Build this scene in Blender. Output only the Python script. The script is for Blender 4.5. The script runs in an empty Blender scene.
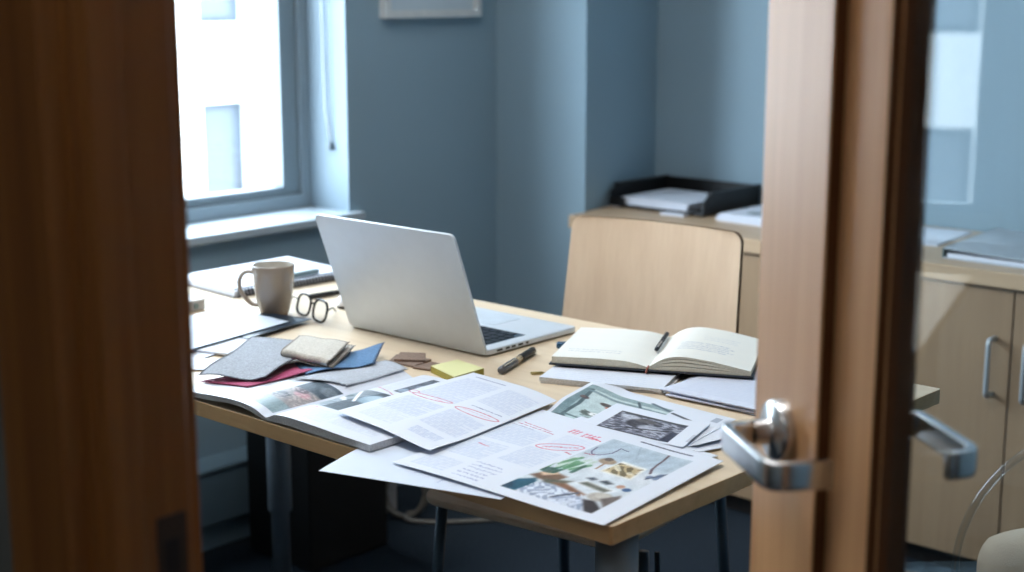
import bpy, bmesh, math, random
import numpy as np
from mathutils import Vector, Matrix

random.seed(4)
RNG = np.random.default_rng(7)
S = bpy.context.scene
COL = S.collection
TZ = 0.73                                   # desk top height


def lin(c):
    def f(v):
        v /= 255.0
        return v / 12.92 if v <= 0.04045 else ((v + 0.055) / 1.055) ** 2.4
    return tuple(f(v) for v in c)


# ------------------------------------------------------------------ materials
def new_mat(name):
    m = bpy.data.materials.new(name)
    m.use_nodes = True
    nt = m.node_tree
    return m, nt, nt.nodes['Principled BSDF']


def plain(name, c, rough=0.5, metal=0.0, var=0.06, scale=30.0, bump=0.0, bscale=200.0, spec=0.5, coat=0.0):
    m, nt, b = new_mat(name)
    c = lin(c)
    tc = nt.nodes.new('ShaderNodeTexCoord')
    nz = nt.nodes.new('ShaderNodeTexNoise')
    nz.inputs['Scale'].default_value = scale
    nz.inputs['Detail'].default_value = 3
    nt.links.new(tc.outputs['Object'], nz.inputs['Vector'])
    rp = nt.nodes.new('ShaderNodeValToRGB')
    rp.color_ramp.elements[0].position = 0.3
    rp.color_ramp.elements[1].position = 0.7
    rp.color_ramp.elements[0].color = (*[v * (1 - var) for v in c], 1)
    rp.color_ramp.elements[1].color = (*[min(1, v * (1 + var)) for v in c], 1)
    nt.links.new(nz.outputs['Fac'], rp.inputs['Fac'])
    nt.links.new(rp.outputs['Color'], b.inputs['Base Color'])
    b.inputs['Roughness'].default_value = rough
    b.inputs['Metallic'].default_value = metal
    b.inputs['Specular IOR Level'].default_value = spec
    b.inputs['Coat Weight'].default_value = coat
    if bump:
        n2 = nt.nodes.new('ShaderNodeTexNoise')
        n2.inputs['Scale'].default_value = bscale
        nt.links.new(tc.outputs['Object'], n2.inputs['Vector'])
        bp = nt.nodes.new('ShaderNodeBump')
        bp.inputs['Strength'].default_value = bump
        bp.inputs['Distance'].default_value = 0.002
        nt.links.new(n2.outputs['Fac'], bp.inputs['Height'])
        nt.links.new(bp.outputs['Normal'], b.inputs['Normal'])
    return m


def wood(name, dark, light, axis=0, rough=0.4, fine=60.0, along=1.5, rot=0.0, spec=0.4):
    """straight-grained wood: noise stretched along one axis of the object"""
    m, nt, b = new_mat(name)
    tc = nt.nodes.new('ShaderNodeTexCoord')
    mp = nt.nodes.new('ShaderNodeMapping')
    sc = [fine, fine, fine]
    sc[axis] = along
    mp.inputs['Scale'].default_value = sc
    nt.links.new(tc.outputs['Object'], mp.inputs['Vector'])
    n1 = nt.nodes.new('ShaderNodeTexNoise')
    n1.inputs['Scale'].default_value = 1.0
    n1.inputs['Detail'].default_value = 5
    n1.inputs['Roughness'].default_value = 0.65
    nt.links.new(mp.outputs['Vector'], n1.inputs['Vector'])
    mp2 = nt.nodes.new('ShaderNodeMapping')
    sc2 = [fine * 0.17] * 3
    sc2[axis] = along * 0.8
    mp2.inputs['Scale'].default_value = sc2
    nt.links.new(tc.outputs['Object'], mp2.inputs['Vector'])
    n2 = nt.nodes.new('ShaderNodeTexNoise')
    n2.inputs['Scale'].default_value = 1.0
    n2.inputs['Detail'].default_value = 2
    nt.links.new(mp2.outputs['Vector'], n2.inputs['Vector'])
    mx = nt.nodes.new('ShaderNodeMath')
    mx.operation = 'MULTIPLY_ADD'
    mx.inputs[1].default_value = 0.5
    nt.links.new(n1.outputs['Fac'], mx.inputs[0])
    ml = nt.nodes.new('ShaderNodeMath')
    ml.operation = 'MULTIPLY'
    ml.inputs[1].default_value = 0.5
    nt.links.new(n2.outputs['Fac'], ml.inputs[0])
    nt.links.new(ml.outputs[0], mx.inputs[2])
    rp = nt.nodes.new('ShaderNodeValToRGB')
    rp.color_ramp.elements[0].position = 0.32
    rp.color_ramp.elements[1].position = 0.68
    rp.color_ramp.elements[0].color = (*lin(dark), 1)
    rp.color_ramp.elements[1].color = (*lin(light), 1)
    nt.links.new(mx.outputs[0], rp.inputs['Fac'])
    nt.links.new(rp.outputs['Color'], b.inputs['Base Color'])
    b.inputs['Roughness'].default_value = rough
    b.inputs['Specular IOR Level'].default_value = spec
    return m


def clear_glass(name, tint=(1, 1, 1), boost=1.0, rough=0.0, ior=1.5):
    m = bpy.data.materials.new(name)
    m.use_nodes = True
    nt = m.node_tree
    nt.nodes.clear()
    out = nt.nodes.new('ShaderNodeOutputMaterial')
    mix = nt.nodes.new('ShaderNodeMixShader')
    tr = nt.nodes.new('ShaderNodeBsdfTransparent')
    tr.inputs['Color'].default_value = (*tint, 1)
    gl = nt.nodes.new('ShaderNodeBsdfGlossy')
    gl.inputs['Roughness'].default_value = rough
    # Schlick reflectance, the same from both sides of the sheet
    ge = nt.nodes.new('ShaderNodeNewGeometry')
    dt = nt.nodes.new('ShaderNodeVectorMath')
    dt.operation = 'DOT_PRODUCT'
    nt.links.new(ge.outputs['Normal'], dt.inputs[0])
    nt.links.new(ge.outputs['Incoming'], dt.inputs[1])
    def math_(op, a, b2):
        n = nt.nodes.new('ShaderNodeMath')
        n.operation = op
        for i, v in enumerate((a, b2)):
            if v is None: continue
            if isinstance(v, float): n.inputs[i].default_value = v
            else: nt.links.new(v, n.inputs[i])
        return n.outputs[0]
    ab = math_('ABSOLUTE', dt.outputs['Value'], None)
    inv = math_('SUBTRACT', 1.0, ab)
    pw = math_('POWER', inv, 5.0)
    r0 = ((ior - 1) / (ior + 1)) ** 2
    sc = math_('MULTIPLY', pw, 1.0 - r0)
    ad = math_('ADD', sc, r0)
    mu = nt.nodes.new('ShaderNodeMath')
    mu.operation = 'MULTIPLY'
    mu.use_clamp = True
    mu.inputs[1].default_value = boost
    nt.links.new(ad, mu.inputs[0])
    nt.links.new(mu.outputs[0], mix.inputs[0])
    nt.links.new(tr.outputs[0], mix.inputs[1])
    nt.links.new(gl.outputs[0], mix.inputs[2])
    nt.links.new(mix.outputs[0], out.inputs[0])
    return m


def printed(name, rough=0.55, weave=0.0, wscale=900.0, spec=0.25, sheen=0.0):
    m, nt, b = new_mat(name)
    at = nt.nodes.new('ShaderNodeAttribute')
    at.attribute_name = 'Col'
    nt.links.new(at.outputs['Color'], b.inputs['Base Color'])
    b.inputs['Roughness'].default_value = rough
    b.inputs['Specular IOR Level'].default_value = spec
    b.inputs['Sheen Weight'].default_value = sheen
    if weave:
        tc = nt.nodes.new('ShaderNodeTexCoord')
        n2 = nt.nodes.new('ShaderNodeTexNoise')
        n2.inputs['Scale'].default_value = wscale
        nt.links.new(tc.outputs['Object'], n2.inputs['Vector'])
        bp = nt.nodes.new('ShaderNodeBump')
        bp.inputs['Strength'].default_value = weave
        bp.inputs['Distance'].default_value = 0.001
        nt.links.new(n2.outputs['Fac'], bp.inputs['Height'])
        nt.links.new(bp.outputs['Normal'], b.inputs['Normal'])
    return m


M = {}
M['wall'] = plain('wall_paint', (142, 166, 180), 0.75, var=0.02, scale=3, bump=0.05, bscale=300)
M['wall_hall'] = plain('hall_paint', (112, 114, 112), 0.8, var=0.02, scale=3)
M['white_paint'] = plain('white_paint', (196, 208, 216), 0.45, var=0.02, scale=5)
M['sill'] = plain('sill_paint', (176, 190, 200), 0.4, var=0.02, scale=5)
M['wframe'] = plain('window_frame_grey', (136, 150, 158), 0.45, var=0.03, scale=8)
M['reveal'] = plain('reveal_paint', (128, 146, 158), 0.6, var=0.02, scale=5)
M['sash'] = plain('sash_grey', (122, 136, 144), 0.45, var=0.03, scale=8)
M['ceiling'] = plain('ceiling_paint', (225, 226, 224), 0.9, var=0.02, scale=3)
M['trunk'] = plain('trunking_paint', (120, 145, 160), 0.55, var=0.03, scale=6)
# carpet with ribs
M['carpet'] = plain('carpet', (36, 44, 52), 0.95, var=0.35, scale=160, bump=0.6, bscale=500, spec=0.1)
M['desk'] = wood('desk_maple', (204, 184, 158), (228, 210, 184), 0, 0.36, fine=45, along=2.0, spec=0.45)
M['desk_edge'] = wood('desk_edge_maple', (204, 162, 114), (232, 194, 144), 0, 0.45, fine=50, along=2.0)
M['ply'] = wood('chair_beech', (208, 180, 152), (230, 206, 180), 2, 0.4, fine=38, along=2.2)
M['ply_edge'] = wood('chair_ply_edge', (96, 70, 46), (140, 108, 76), 0, 0.5)
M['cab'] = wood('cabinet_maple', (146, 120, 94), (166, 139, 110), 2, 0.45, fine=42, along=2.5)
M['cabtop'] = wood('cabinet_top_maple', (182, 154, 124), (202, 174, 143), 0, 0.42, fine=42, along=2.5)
M['plinth'] = plain('plinth_dark', (46, 40, 36), 0.6)
M['oak'] = wood('door_oak', (190, 138, 92), (214, 164, 116), 2, 0.38, fine=90, along=2.0, spec=0.45)
M['oak_shade'] = wood('door_oak_shaded', (88, 52, 26), (112, 68, 36), 2, 0.5, fine=90, along=2.0, spec=0.3)  # door oak with the shade of the glazing rebate in its colour
M['oak2'] = wood('frame_oak', (118, 70, 30), (166, 106, 50), 2, 0.45, fine=70, along=1.5)
M['steel'] = plain('brushed_steel', (196, 198, 200), 0.28, 1.0, var=0.04)
M['satin'] = plain('satin_handle', (176, 184, 190), 0.4, 0.25, var=0.03)
M['chrome'] = plain('polished_nickel', (214, 216, 219), 0.27, 1.0, var=0.02)
M['alu'] = plain('laptop_aluminium', (208, 215, 223), 0.42, 0.30, var=0.015, scale=40)
M['dkgrey'] = plain('hinge_grey', (60, 62, 66), 0.4)
M['key'] = plain('black_keys', (24, 30, 38), 0.4)
M['keywell'] = plain('key_well', (66, 84, 98), 0.5)
M['leg'] = plain('desk_leg_grey', (120, 130, 140), 0.42, 0.4, var=0.03)
M['legdark'] = plain('chair_leg_blue_grey', (66, 84, 98), 0.38, 0.5, var=0.05)
M['black'] = plain('black_plastic', (16, 17, 19), 0.45)
M['pcblack'] = plain('black_case', (9, 9, 10), 0.6)
M['blackgloss'] = plain('black_gloss', (12, 13, 15), 0.18)
M['navy'] = plain('navy_cover', (20, 30, 44), 0.5, var=0.1)
M['mug'] = plain('mug_glaze', (138, 124, 110), 0.16, var=0.02, coat=0.5)
M['mugin'] = plain('mug_inside', (186, 180, 170), 0.2, var=0.02)
M['paper'] = plain('white_paper', (216, 221, 232), 0.6, var=0.01, spec=0.25)
M['paperedge'] = plain('paper_edges', (196, 196, 198), 0.7, var=0.16, scale=400, spec=0.2)
M['cream'] = plain('cream_pages_edge', (214, 206, 186), 0.7, var=0.10, scale=500, spec=0.2)
M['print'] = printed('printed_paper', 0.5)
M['gloss'] = printed('magazine_paper', 0.32, spec=0.4)
M['cloth'] = printed('swatch_cloth', 0.95, weave=0.7, spec=0.1, sheen=0.25)
M['leather'] = plain('brown_leather', (132, 112, 100), 0.55, var=0.15, scale=150, bump=0.4, bscale=700)
M['yellow'] = plain('sticky_yellow', (222, 222, 168), 0.6, var=0.02)
M['yellowedge'] = plain('sticky_edge', (158, 146, 58), 0.7, var=0.25, scale=500)
M['pengrey'] = plain('pen_grey', (92, 94, 100), 0.3)
M['penclear'] = plain('pen_clear_barrel', (176, 160, 132), 0.2, var=0.1)
M['penblue'] = plain('pen_blue', (18, 62, 92), 0.3)
M['brass'] = plain('dull_brass', (150, 132, 84), 0.4, 0.6)
M['marker'] = plain('grey_green_marker', (112, 130, 132), 0.4)
M['glass'] = clear_glass('window_glass', (0.97, 0.985, 0.99))
M['doorglass'] = clear_glass('door_glass', (0.93, 0.96, 0.97), 0.8)
M['lens'] = clear_glass('spectacle_lens', (0.93, 0.94, 0.95), 1.0)
M['acrylic'] = clear_glass('clear_acrylic', (0.96, 0.97, 0.97), 0.8, 0.04)
M['acrylicrim'] = clear_glass('acrylic_rim', (0.90, 0.91, 0.91), 2.6, 0.12)
M['cushion'] = plain('pale_cushion', (202, 194, 180), 0.9, var=0.04, bump=0.3, bscale=400, spec=0.1)
M['cable'] = plain('cream_cable', (118, 113, 105), 0.5)
M['socket'] = plain('white_plastic', (214, 216, 216), 0.4)
M['facade'] = plain('white_facade', (246, 246, 244), 0.8, var=0.02, scale=0.6)
M['fwin'] = plain('facade_window_grey', (50, 58, 66), 0.8, var=0.25, scale=0.8)
M['fblind'] = plain('facade_blind', (58, 66, 74), 0.6, var=0.05, scale=2)
M['street'] = plain('street', (150, 150, 150), 0.9)
M['greybox'] = plain('grey_box', (168, 166, 166), 0.5)
M['boxtop'] = plain('white_box_top', (226, 226, 228), 0.45)
M['darkcard'] = plain('dark_folder', (34, 50, 66), 0.3, var=0.1)
M['darkedge'] = plain('teal_dark_edge', (30, 58, 66), 0.5)
M['coil'] = plain('spiral_wire', (52, 54, 62), 0.35, 0.6)


# ------------------------------------------------------------------ objects
def tag(o, label=None, cat=None, group=None, kind=None):
    if label: o['label'] = label
    if cat: o['category'] = cat
    if group: o['group'] = group
    if kind: o['kind'] = kind
    return o


def thing(name, label, cat, loc=(0, 0, 0), rz=0.0, group=None):
    o = bpy.data.objects.new(name, None)
    o.empty_display_size = 0.05
    o.location = loc
    o.rotation_euler = (0, 0, rz)
    COL.objects.link(o)
    return tag(o, label, cat, group)


def link(name, me, mat, parent=None, local=False):
    o = bpy.data.objects.new(name, me)
    COL.objects.link(o)
    if mat is not None:
        for m in (mat if isinstance(mat, (list, tuple)) else [mat]):
            me.materials.append(m)
    if parent is not None:
        o.parent = parent
        if not local:
            pm = Matrix.Identity(4)
            p = parent
            while p is not None:
                pm = p.matrix_parent_inverse @ pm if False else pm
                pm = (Matrix.Translation(p.location) @ p.rotation_euler.to_matrix().to_4x4()) @ pm if p.type == 'EMPTY' else pm
                p = p.parent
            # only the top Empty carries a transform; meshes sit at identity below it
            o.matrix_parent_inverse = pm.inverted() if parent.type == 'EMPTY' else Matrix.Identity(4)
    return o


class MB:
    def __init__(self):
        self.bm = bmesh.new()
        self.mi = 0

    def _f(self, vs):
        try:
            f = self.bm.faces.new(vs)
            f.material_index = self.mi
            return f
        except ValueError:
            return None

    def box(self, x0, x1, y0, y1, z0, z1):
        p = [(x0, y0), (x1, y0), (x1, y1), (x0, y1)]
        return self.prism(p, z0, z1)

    def prism(self, poly, z0, z1):
        a = sum(poly[i][0] * poly[(i + 1) % len(poly)][1] - poly[(i + 1) % len(poly)][0] * poly[i][1] for i in range(len(poly)))
        if a < 0:
            poly = poly[::-1]
        n = len(poly)
        b = [self.bm.verts.new((p[0], p[1], z0)) for p in poly]
        t = [self.bm.verts.new((p[0], p[1], z1)) for p in poly]
        self._f(b[::-1]); self._f(t)
        for i in range(n):
            j = (i + 1) % n
            self._f([b[i], b[j], t[j], t[i]])
        return self

    def obox(self, c, u, v, w):
        """oriented box: centre c, half vectors u, v, w"""
        c, u, v, w = map(Vector, (c, u, v, w))
        vs = [self.bm.verts.new(c + sx * u + sy * v + sz * w) for sx in (-1, 1) for sy in (-1, 1) for sz in (-1, 1)]
        for q in ((0, 1, 3, 2), (4, 6, 7, 5), (0, 4, 5, 1), (2, 3, 7, 6), (0, 2, 6, 4), (1, 5, 7, 3)):
            self._f([vs[i] for i in q])
        return self

    def sweep(self, path, prof, up=(0, 0, 1), cap=True, closed=False):
        """prof: list of (side, up) offsets, or function t -> list"""
        P = [Vector(p) for p in path]
        n = len(P)
        up = Vector(up)
        rings = []
        for i in range(n):
            if closed:
                t = (P[(i + 1) % n] - P[i - 1])
            else:
                t = P[min(i + 1, n - 1)] - P[max(i - 1, 0)]
            t.normalize()
            s = t.cross(up)
            if s.length < 1e-4:
                s = t.cross(Vector((1, 0, 0)))
            s.normalize()
            w = s.cross(t).normalized()
            pr = prof(i / (n - 1)) if callable(prof) else prof
            rings.append([self.bm.verts.new(P[i] + s * a + w * b) for a, b in pr])
        k = len(rings[0])
        for i in range(n if closed else n - 1):
            r0, r1 = rings[i], rings[(i + 1) % n]
            for j in range(k):
                self._f([r0[j], r0[(j + 1) % k], r1[(j + 1) % k], r1[j]])
        if cap and not closed:
            self._f(rings[0][::-1]); self._f(rings[-1])
        return self

    def tube(self, path, r, k=12, up=(0, 0, 1), closed=False):
        if callable(r):
            pr = lambda t: [(r(t) * math.cos(2 * math.pi * j / k), r(t) * math.sin(2 * math.pi * j / k)) for j in range(k)]
        else:
            pr = [(r * math.cos(2 * math.pi * j / k), r * math.sin(2 * math.pi * j / k)) for j in range(k)]
        return self.sweep(path, pr, up, True, closed)

    def lathe(self, prof, c=(0, 0, 0), k=40, axis='z'):
        rings = []
        for r, h in prof:
            if r < 1e-6:
                p = [(0, 0, h)]
            else:
                p = [(r * math.cos(2 * math.pi * j / k), r * math.sin(2 * math.pi * j / k), h) for j in range(k)]
            if axis == 'x':
                p = [(q[2], q[0], q[1]) for q in p]
            rings.append([self.bm.verts.new(Vector(c) + Vector(q)) for q in p])
        for a, b in zip(rings, rings[1:]):
            for j in range(k):
                if len(a) == 1 and len(b) == 1: continue
                if len(a) == 1: self._f([a[0], b[(j + 1) % k], b[j]])
                elif len(b) == 1: self._f([a[j], a[(j + 1) % k], b[0]])
                else: self._f([a[j], a[(j + 1) % k], b[(j + 1) % k], b[j]])
        return self

    def build(self, name, mat, parent=None, bevel=0.0, seg=2, smooth=False, local=False, flat=False):
        bmesh.ops.recalc_face_normals(self.bm, faces=self.bm.faces)
        me = bpy.data.meshes.new(name)
        self.bm.to_mesh(me)
        self.bm.free()
        o = link(name, me, mat, parent, local)
        if smooth:
            me.polygons.foreach_set('use_smooth', [True] * len(me.polygons))
        if bevel:
            md = o.modifiers.new('bevel', 'BEVEL')
            md.width = bevel
            md.segments = seg
            md.limit_method = 'ANGLE'
            md.angle_limit = math.radians(40)
            if not smooth and not flat:
                me.polygons.foreach_set('use_smooth', [True] * len(me.polygons))
                for e in me.edges: pass
                md.harden_normals = True
        return o


def rrect(w, d, r, k=6, cx=0, cy=0):
    pts = []
    for sx, sy, a0 in ((1, 1, 0), (-1, 1, 90), (-1, -1, 180), (1, -1, 270)):
        for i in range(k + 1):
            a = math.radians(a0 + 90 * i / k)
            pts.append((cx + sx * (w / 2 - r) + r * math.cos(a), cy + sy * (d / 2 - r) + r * math.sin(a)))
    return pts


def smooth_path(pts, n=8, r=0.3):
    """rounds the corners of a polyline with quadratic arcs"""
    P = [Vector(p) for p in pts]
    out = [P[0]]
    for a, b, c in zip(P, P[1:], P[2:]):
        p0 = b + (a - b) * r
        p1 = b + (c - b) * r
        for i in range(n + 1):
            t = i / n
            out.append(p0 * (1 - t) ** 2 + b * 2 * t * (1 - t) + p1 * t * t)
    out.append(P[-1])
    return out


def catmull(pts, n=8):
    P = [Vector(p) for p in pts]
    P = [P[0] * 2 - P[1]] + P + [P[-1] * 2 - P[-2]]
    out = []
    for i in range(1, len(P) - 2):
        for k in range(n):
            t = k / n
            a, b, c, d = P[i - 1], P[i], P[i + 1], P[i + 2]
            out.append(0.5 * ((2 * b) + (c - a) * t + (2 * a - 5 * b + 4 * c - d) * t * t + (3 * b - a - 3 * c + d) * t ** 3))
    out.append(P[-2])
    return out


# ------------------------------------------------------------------ painted surfaces
def cur(u, xs, zs):
    u = np.asarray(u, float)
    return sum(np.interp(np.clip(u + d * 0.012, 0, 1), xs, zs) for d in range(-5, 6)) / 11.0


def sm(a, b, x):
    t = np.clip((x - a) / (b - a), 0, 1)
    return t * t * (3 - 2 * t)


PAPER = (216, 222, 234)


class Page:
    """a grid of colours that becomes the print of a page (sRGB 0-255 while painting)"""
    def __init__(s, w, h, res=0.0012, base=PAPER):
        s.w, s.h = w, h
        s.nx, s.ny = max(8, int(w / res)), max(8, int(h / res))
        s.U, s.V = np.meshgrid(np.linspace(0, 1, s.nx + 1), np.linspace(0, 1, s.ny + 1), indexing='ij')
        s.c = np.ones((s.nx + 1, s.ny + 1, 3)) * np.array(base, float)
        s.c += RNG.normal(0, 1.0, s.c.shape)

    def blend(s, m, col, a=1.0):
        m = (m * a)[..., None]
        s.c = s.c * (1 - m) + np.array(col, float) * m

    def rect(s, u0, v0, u1, v1, col, a=1.0):
        s.blend(((s.U >= u0) & (s.U <= u1) & (s.V >= v0) & (s.V <= v1)).astype(float), col, a)

    def text(s, u0, v0, u1, v1, col=(150, 160, 190), a=0.5, pitch=0.0040):
        inside = ((s.U >= u0) & (s.U <= u1) & (s.V >= v0) & (s.V <= v1)).astype(float)
        y = s.V * s.h / pitch
        row = np.floor(y)
        frac = y - row
        noise = RNG.random(s.U.shape)
        wd = np.sin(s.U * s.w * 900 + row * 12.9898) + np.sin(s.U * s.w * 410 + row * 5.3)
        m = inside * (frac < 0.62) * (wd > -1.2) * (0.35 + 0.65 * noise)
        # ragged ends of paragraphs
        last = (np.sin(row * 78.233) > 0.72) & (s.U > u0 + (u1 - u0) * 0.7)
        s.blend(m * (~last), col, a)
        s.blend(inside, col, a * 0.16)

    def stroke(s, pts, col, wid=0.0012, a=1.0):
        X, Y = s.U * s.w, s.V * s.h
        d = np.full(X.shape, 9.0)
        for (u0, v0), (u1, v1) in zip(pts, pts[1:]):
            ax, ay, bx, by = u0 * s.w, v0 * s.h, u1 * s.w, v1 * s.h
            L = (bx - ax) ** 2 + (by - ay) ** 2 + 1e-12
            t = np.clip(((X - ax) * (bx - ax) + (Y - ay) * (by - ay)) / L, 0, 1)
            d = np.minimum(d, np.hypot(X - ax - t * (bx - ax), Y - ay - t * (by - ay)))
        s.blend(1 - sm(wid * 0.5, wid * 1.1, d), col, a)

    def loop(s, u, v, ru, rv, col=(196, 40, 72), wid=0.0011, rot=0.0, a=0.9):
        pts = []
        for i in range(33):
            t = 2 * math.pi * i / 30 + 0.5
            k = 1 + 0.05 * math.sin(3 * t)
            x, y = ru * math.cos(t) * k, rv * math.sin(t) * k
            pts.append((u + x * math.cos(rot) - y * math.sin(rot), v + x * math.sin(rot) + y * math.cos(rot)))
        s.stroke(pts, col, wid, a)

    def scrawl(s, u0, v0, u1, v1, col=(190, 40, 70), wid=0.0009, n=14, amp=0.012, a=0.85):
        pts = []
        for i in range(n * 3):
            t = i / (n * 3 - 1)
            pts.append((u0 + (u1 - u0) * t + random.uniform(-.004, .004), v0 + (v1 - v0) * t + random.uniform(-1, 1) * amp * 0.5))
        k = 0
        while k < len(pts) - 2:
            m = random.randint(4, 7)
            s.stroke(pts[k:k + m], col, wid, a)
            k += m + random.randint(0, 1)

    def photo(s, u0, v0, u1, v1, fn, soft=0.004):
        m = ((s.U >= u0) & (s.U <= u1) & (s.V >= v0) & (s.V <= v1)).astype(float)
        A = np.clip((s.U - u0) / (u1 - u0), 0, 1)
        B = np.clip((s.V - v0) / (v1 - v0), 0, 1)
        img = Img(A, B)
        fn(img)
        lo = np.sin(A * 23 + 3 * np.sin(B * 11)) * np.sin(B * 19 + 2 * np.sin(A * 13))
        img.c += ((img.n1 - 0.5) * 26 + lo * 9)[..., None]
        s.c = s.c * (1 - m[..., None]) + img.c * m[..., None]


class Img:
    def __init__(s, A, B):
        s.A, s.B = A, B
        s.c = np.ones(A.shape + (3,)) * 200.0
        s.n1 = RNG.random(A.shape)

    def blend(s, m, col, a=1.0):
        m = (np.clip(m, 0, 1) * a)[..., None]
        s.c = s.c * (1 - m) + np.array(col, float) * m

    def fill(s, bottom, top):
        t = s.B[..., None]
        s.c = np.array(bottom, float) * (1 - t) + np.array(top, float) * t

    def fillh(s, left, right):
        t = s.A[..., None]
        s.c = np.array(left, float) * (1 - t) + np.array(right, float) * t

    def poly(s, pts, col, a=1.0, soft=0.02):
        d = np.full(s.A.shape, 9.0)
        ins = np.zeros(s.A.shape, bool)
        n = len(pts)
        for i in range(n):
            (x0, y0), (x1, y1) = pts[i], pts[(i + 1) % n]
            L = (x1 - x0) ** 2 + (y1 - y0) ** 2 + 1e-12
            t = np.clip(((s.A - x0) * (x1 - x0) + (s.B - y0) * (y1 - y0)) / L, 0, 1)
            d = np.minimum(d, np.hypot(s.A - x0 - t * (x1 - x0), s.B - y0 - t * (y1 - y0)))
            if y0 != y1:
                c = ((y0 > s.B) != (y1 > s.B)) & (s.A < (x1 - x0) * (s.B - y0) / (y1 - y0) + x0)
                ins ^= c
        sd = np.where(ins, d, -d)
        s.blend(sm(-soft, soft, sd), col, a)

    def blob(s, x, y, rx, ry, col, a=1.0):
        d = np.hypot((s.A - x) / rx, (s.B - y) / ry)
        s.blend(1 - sm(0.7, 1.1, d), col, a)

    def line(s, pts, col, w=0.012, a=1.0):
        d = np.full(s.A.shape, 9.0)
        for (x0, y0), (x1, y1) in zip(pts, pts[1:]):
            L = (x1 - x0) ** 2 + (y1 - y0) ** 2 + 1e-12
            t = np.clip(((s.A - x0) * (x1 - x0) + (s.B - y0) * (y1 - y0)) / L, 0, 1)
            d = np.minimum(d, np.hypot(s.A - x0 - t * (x1 - x0), s.B - y0 - t * (y1 - y0)))
        s.blend(1 - sm(w * 0.5, w, d), col, a)

    def speckle(s, x0, y0, x1, y1, col, a=0.6, fa=60, fb=60, thr=0.2):
        m = ((s.A >= x0) & (s.A <= x1) & (s.B >= y0) & (s.B <= y1))
        p = np.sin(s.A * fa + 2.3 * np.sin(s.B * fb * 0.7)) * np.sin(s.B * fb + 1.7 * np.sin(s.A * fa * 0.6))
        s.blend(m * (p > thr).astype(float), col, a)


def srgb2lin(c):
    c = np.clip(c, 0, 255) / 255.0
    return np.where(c <= 0.04045, c / 12.92, ((c + 0.055) / 1.055) ** 2.4)


def surf(name, pos, colors, mat, parent=None, thick=0.0, smooth=True, local=False):
    """grid surface from an (nx, ny, 3) array of positions and an sRGB colour grid"""
    nx, ny = pos.shape[:2]
    me = bpy.data.meshes.new(name)
    nv = nx * ny
    me.vertices.add(nv)
    me.vertices.foreach_set('co', pos.reshape(-1).astype(np.float32))
    idx = np.arange(nv).reshape(nx, ny)
    q = np.stack([idx[:-1, :-1], idx[1:, :-1], idx[1:, 1:], idx[:-1, 1:]], -1).reshape(-1, 4)
    nf = len(q)
    me.loops.add(nf * 4)
    me.loops.foreach_set('vertex_index', q.reshape(-1).astype(np.int32))
    me.polygons.add(nf)
    me.polygons.foreach_set('loop_start', np.arange(0, nf * 4, 4, dtype=np.int32))
    me.polygons.foreach_set('use_smooth', np.full(nf, smooth))
    me.update(calc_edges=True)
    at = me.color_attributes.new('Col', 'FLOAT_COLOR', 'POINT')
    c4 = np.ones((nv, 4), np.float32)
    c4[:, :3] = srgb2lin(colors.reshape(-1, 3))
    at.data.foreach_set('color', c4.reshape(-1))
    o = link(name, me, mat, parent, local)
    if thick:
        md = o.modifiers.new('thickness', 'SOLIDIFY')
        md.thickness = thick
        md.offset = -1
    return o


def bil(q, U, V):
    q = [np.array(p, float) for p in q]
    f = lambda k: (1 - U) * (1 - V) * q[0][k] + U * (1 - V) * q[1][k] + U * V * q[2][k] + (1 - U) * V * q[3][k]
    return f(0), f(1)


def sheet(name, label, quad, z, paint, group=None, res=0.0012, cat='paper', mat='print', thick=0.00025, base=PAPER):
    """one sheet of paper lying on quad (front-left, front-right, back-right, back-left); z: height or function(x, y, u, v)"""
    w = (math.dist(quad[0], quad[1]) + math.dist(quad[3], quad[2])) / 2
    h = (math.dist(quad[1], quad[2]) + math.dist(quad[0], quad[3])) / 2
    pg = Page(w, h, res, base)
    if paint: paint(pg)
    X, Y = bil(quad, pg.U, pg.V)
    Z = z(X, Y, pg.U, pg.V) if callable(z) else np.full(X.shape, z)
    o = surf(name, np.stack([X, Y, Z], -1), pg.c, M[mat], thick=thick)
    return tag(o, label, cat, group)


# ================================================================== THE ROOM
XW = -1.885                                  # window wall
YF = -0.585                                  # door wall, room side
YH = -0.685                                  # door wall, hall side
ROOM_TOP = 2.65
WY0, WY1, WZ0, WZ1 = -0.03, 1.296, 0.735, 2.25


def struct(name, mb, mat, parent=None, bevel=0.0, **k):
    o = mb.build(name, mat, parent, bevel, **k)
    o['kind'] = 'structure'
    return o


mb = MB(); mb.box(-2.2, 2.3, -2.6, 2.5, -0.1, 0.0); struct('floor', mb, M['carpet'])
mb = MB(); mb.box(-2.2, 2.3, -2.6, 2.5, ROOM_TOP, ROOM_TOP + 0.1); struct('ceiling', mb, M['ceiling'])
mb = MB()
mb.box(-2.15, XW, YH, WY0, 0, ROOM_TOP)
mb.box(-2.15, XW, WY1, 1.863, 0, ROOM_TOP)
mb.box(-2.15, XW, WY0, WY1, 0, WZ0)
mb.box(-2.15, XW, WY0, WY1, WZ1, ROOM_TOP)
struct('wall_left', mb, M['wall'])
mb = MB()
mb.prism([(-2.15, 1.863), (-1.557, 1.863), (-1.621, 2.27), (1.75, 2.27), (1.75, 2.45), (-2.15, 2.45)], 0, ROOM_TOP)
struct('wall_back', mb, M['wall'])
mb = MB(); mb.box(1.6, 1.75, YH, 2.27, 0, ROOM_TOP); struct('wall_right', mb, M['wall'])
mb = MB()
mb.box(-1.885, 0.0075, YH, YF, 0, ROOM_TOP)
mb.box(0.97, 1.6, YH, YF, 0, ROOM_TOP)
mb.box(0.0075, 0.97, YH, YF, 2.08, ROOM_TOP)
struct('wall_front', mb, M['wall_hall'])
mb = MB()
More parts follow.
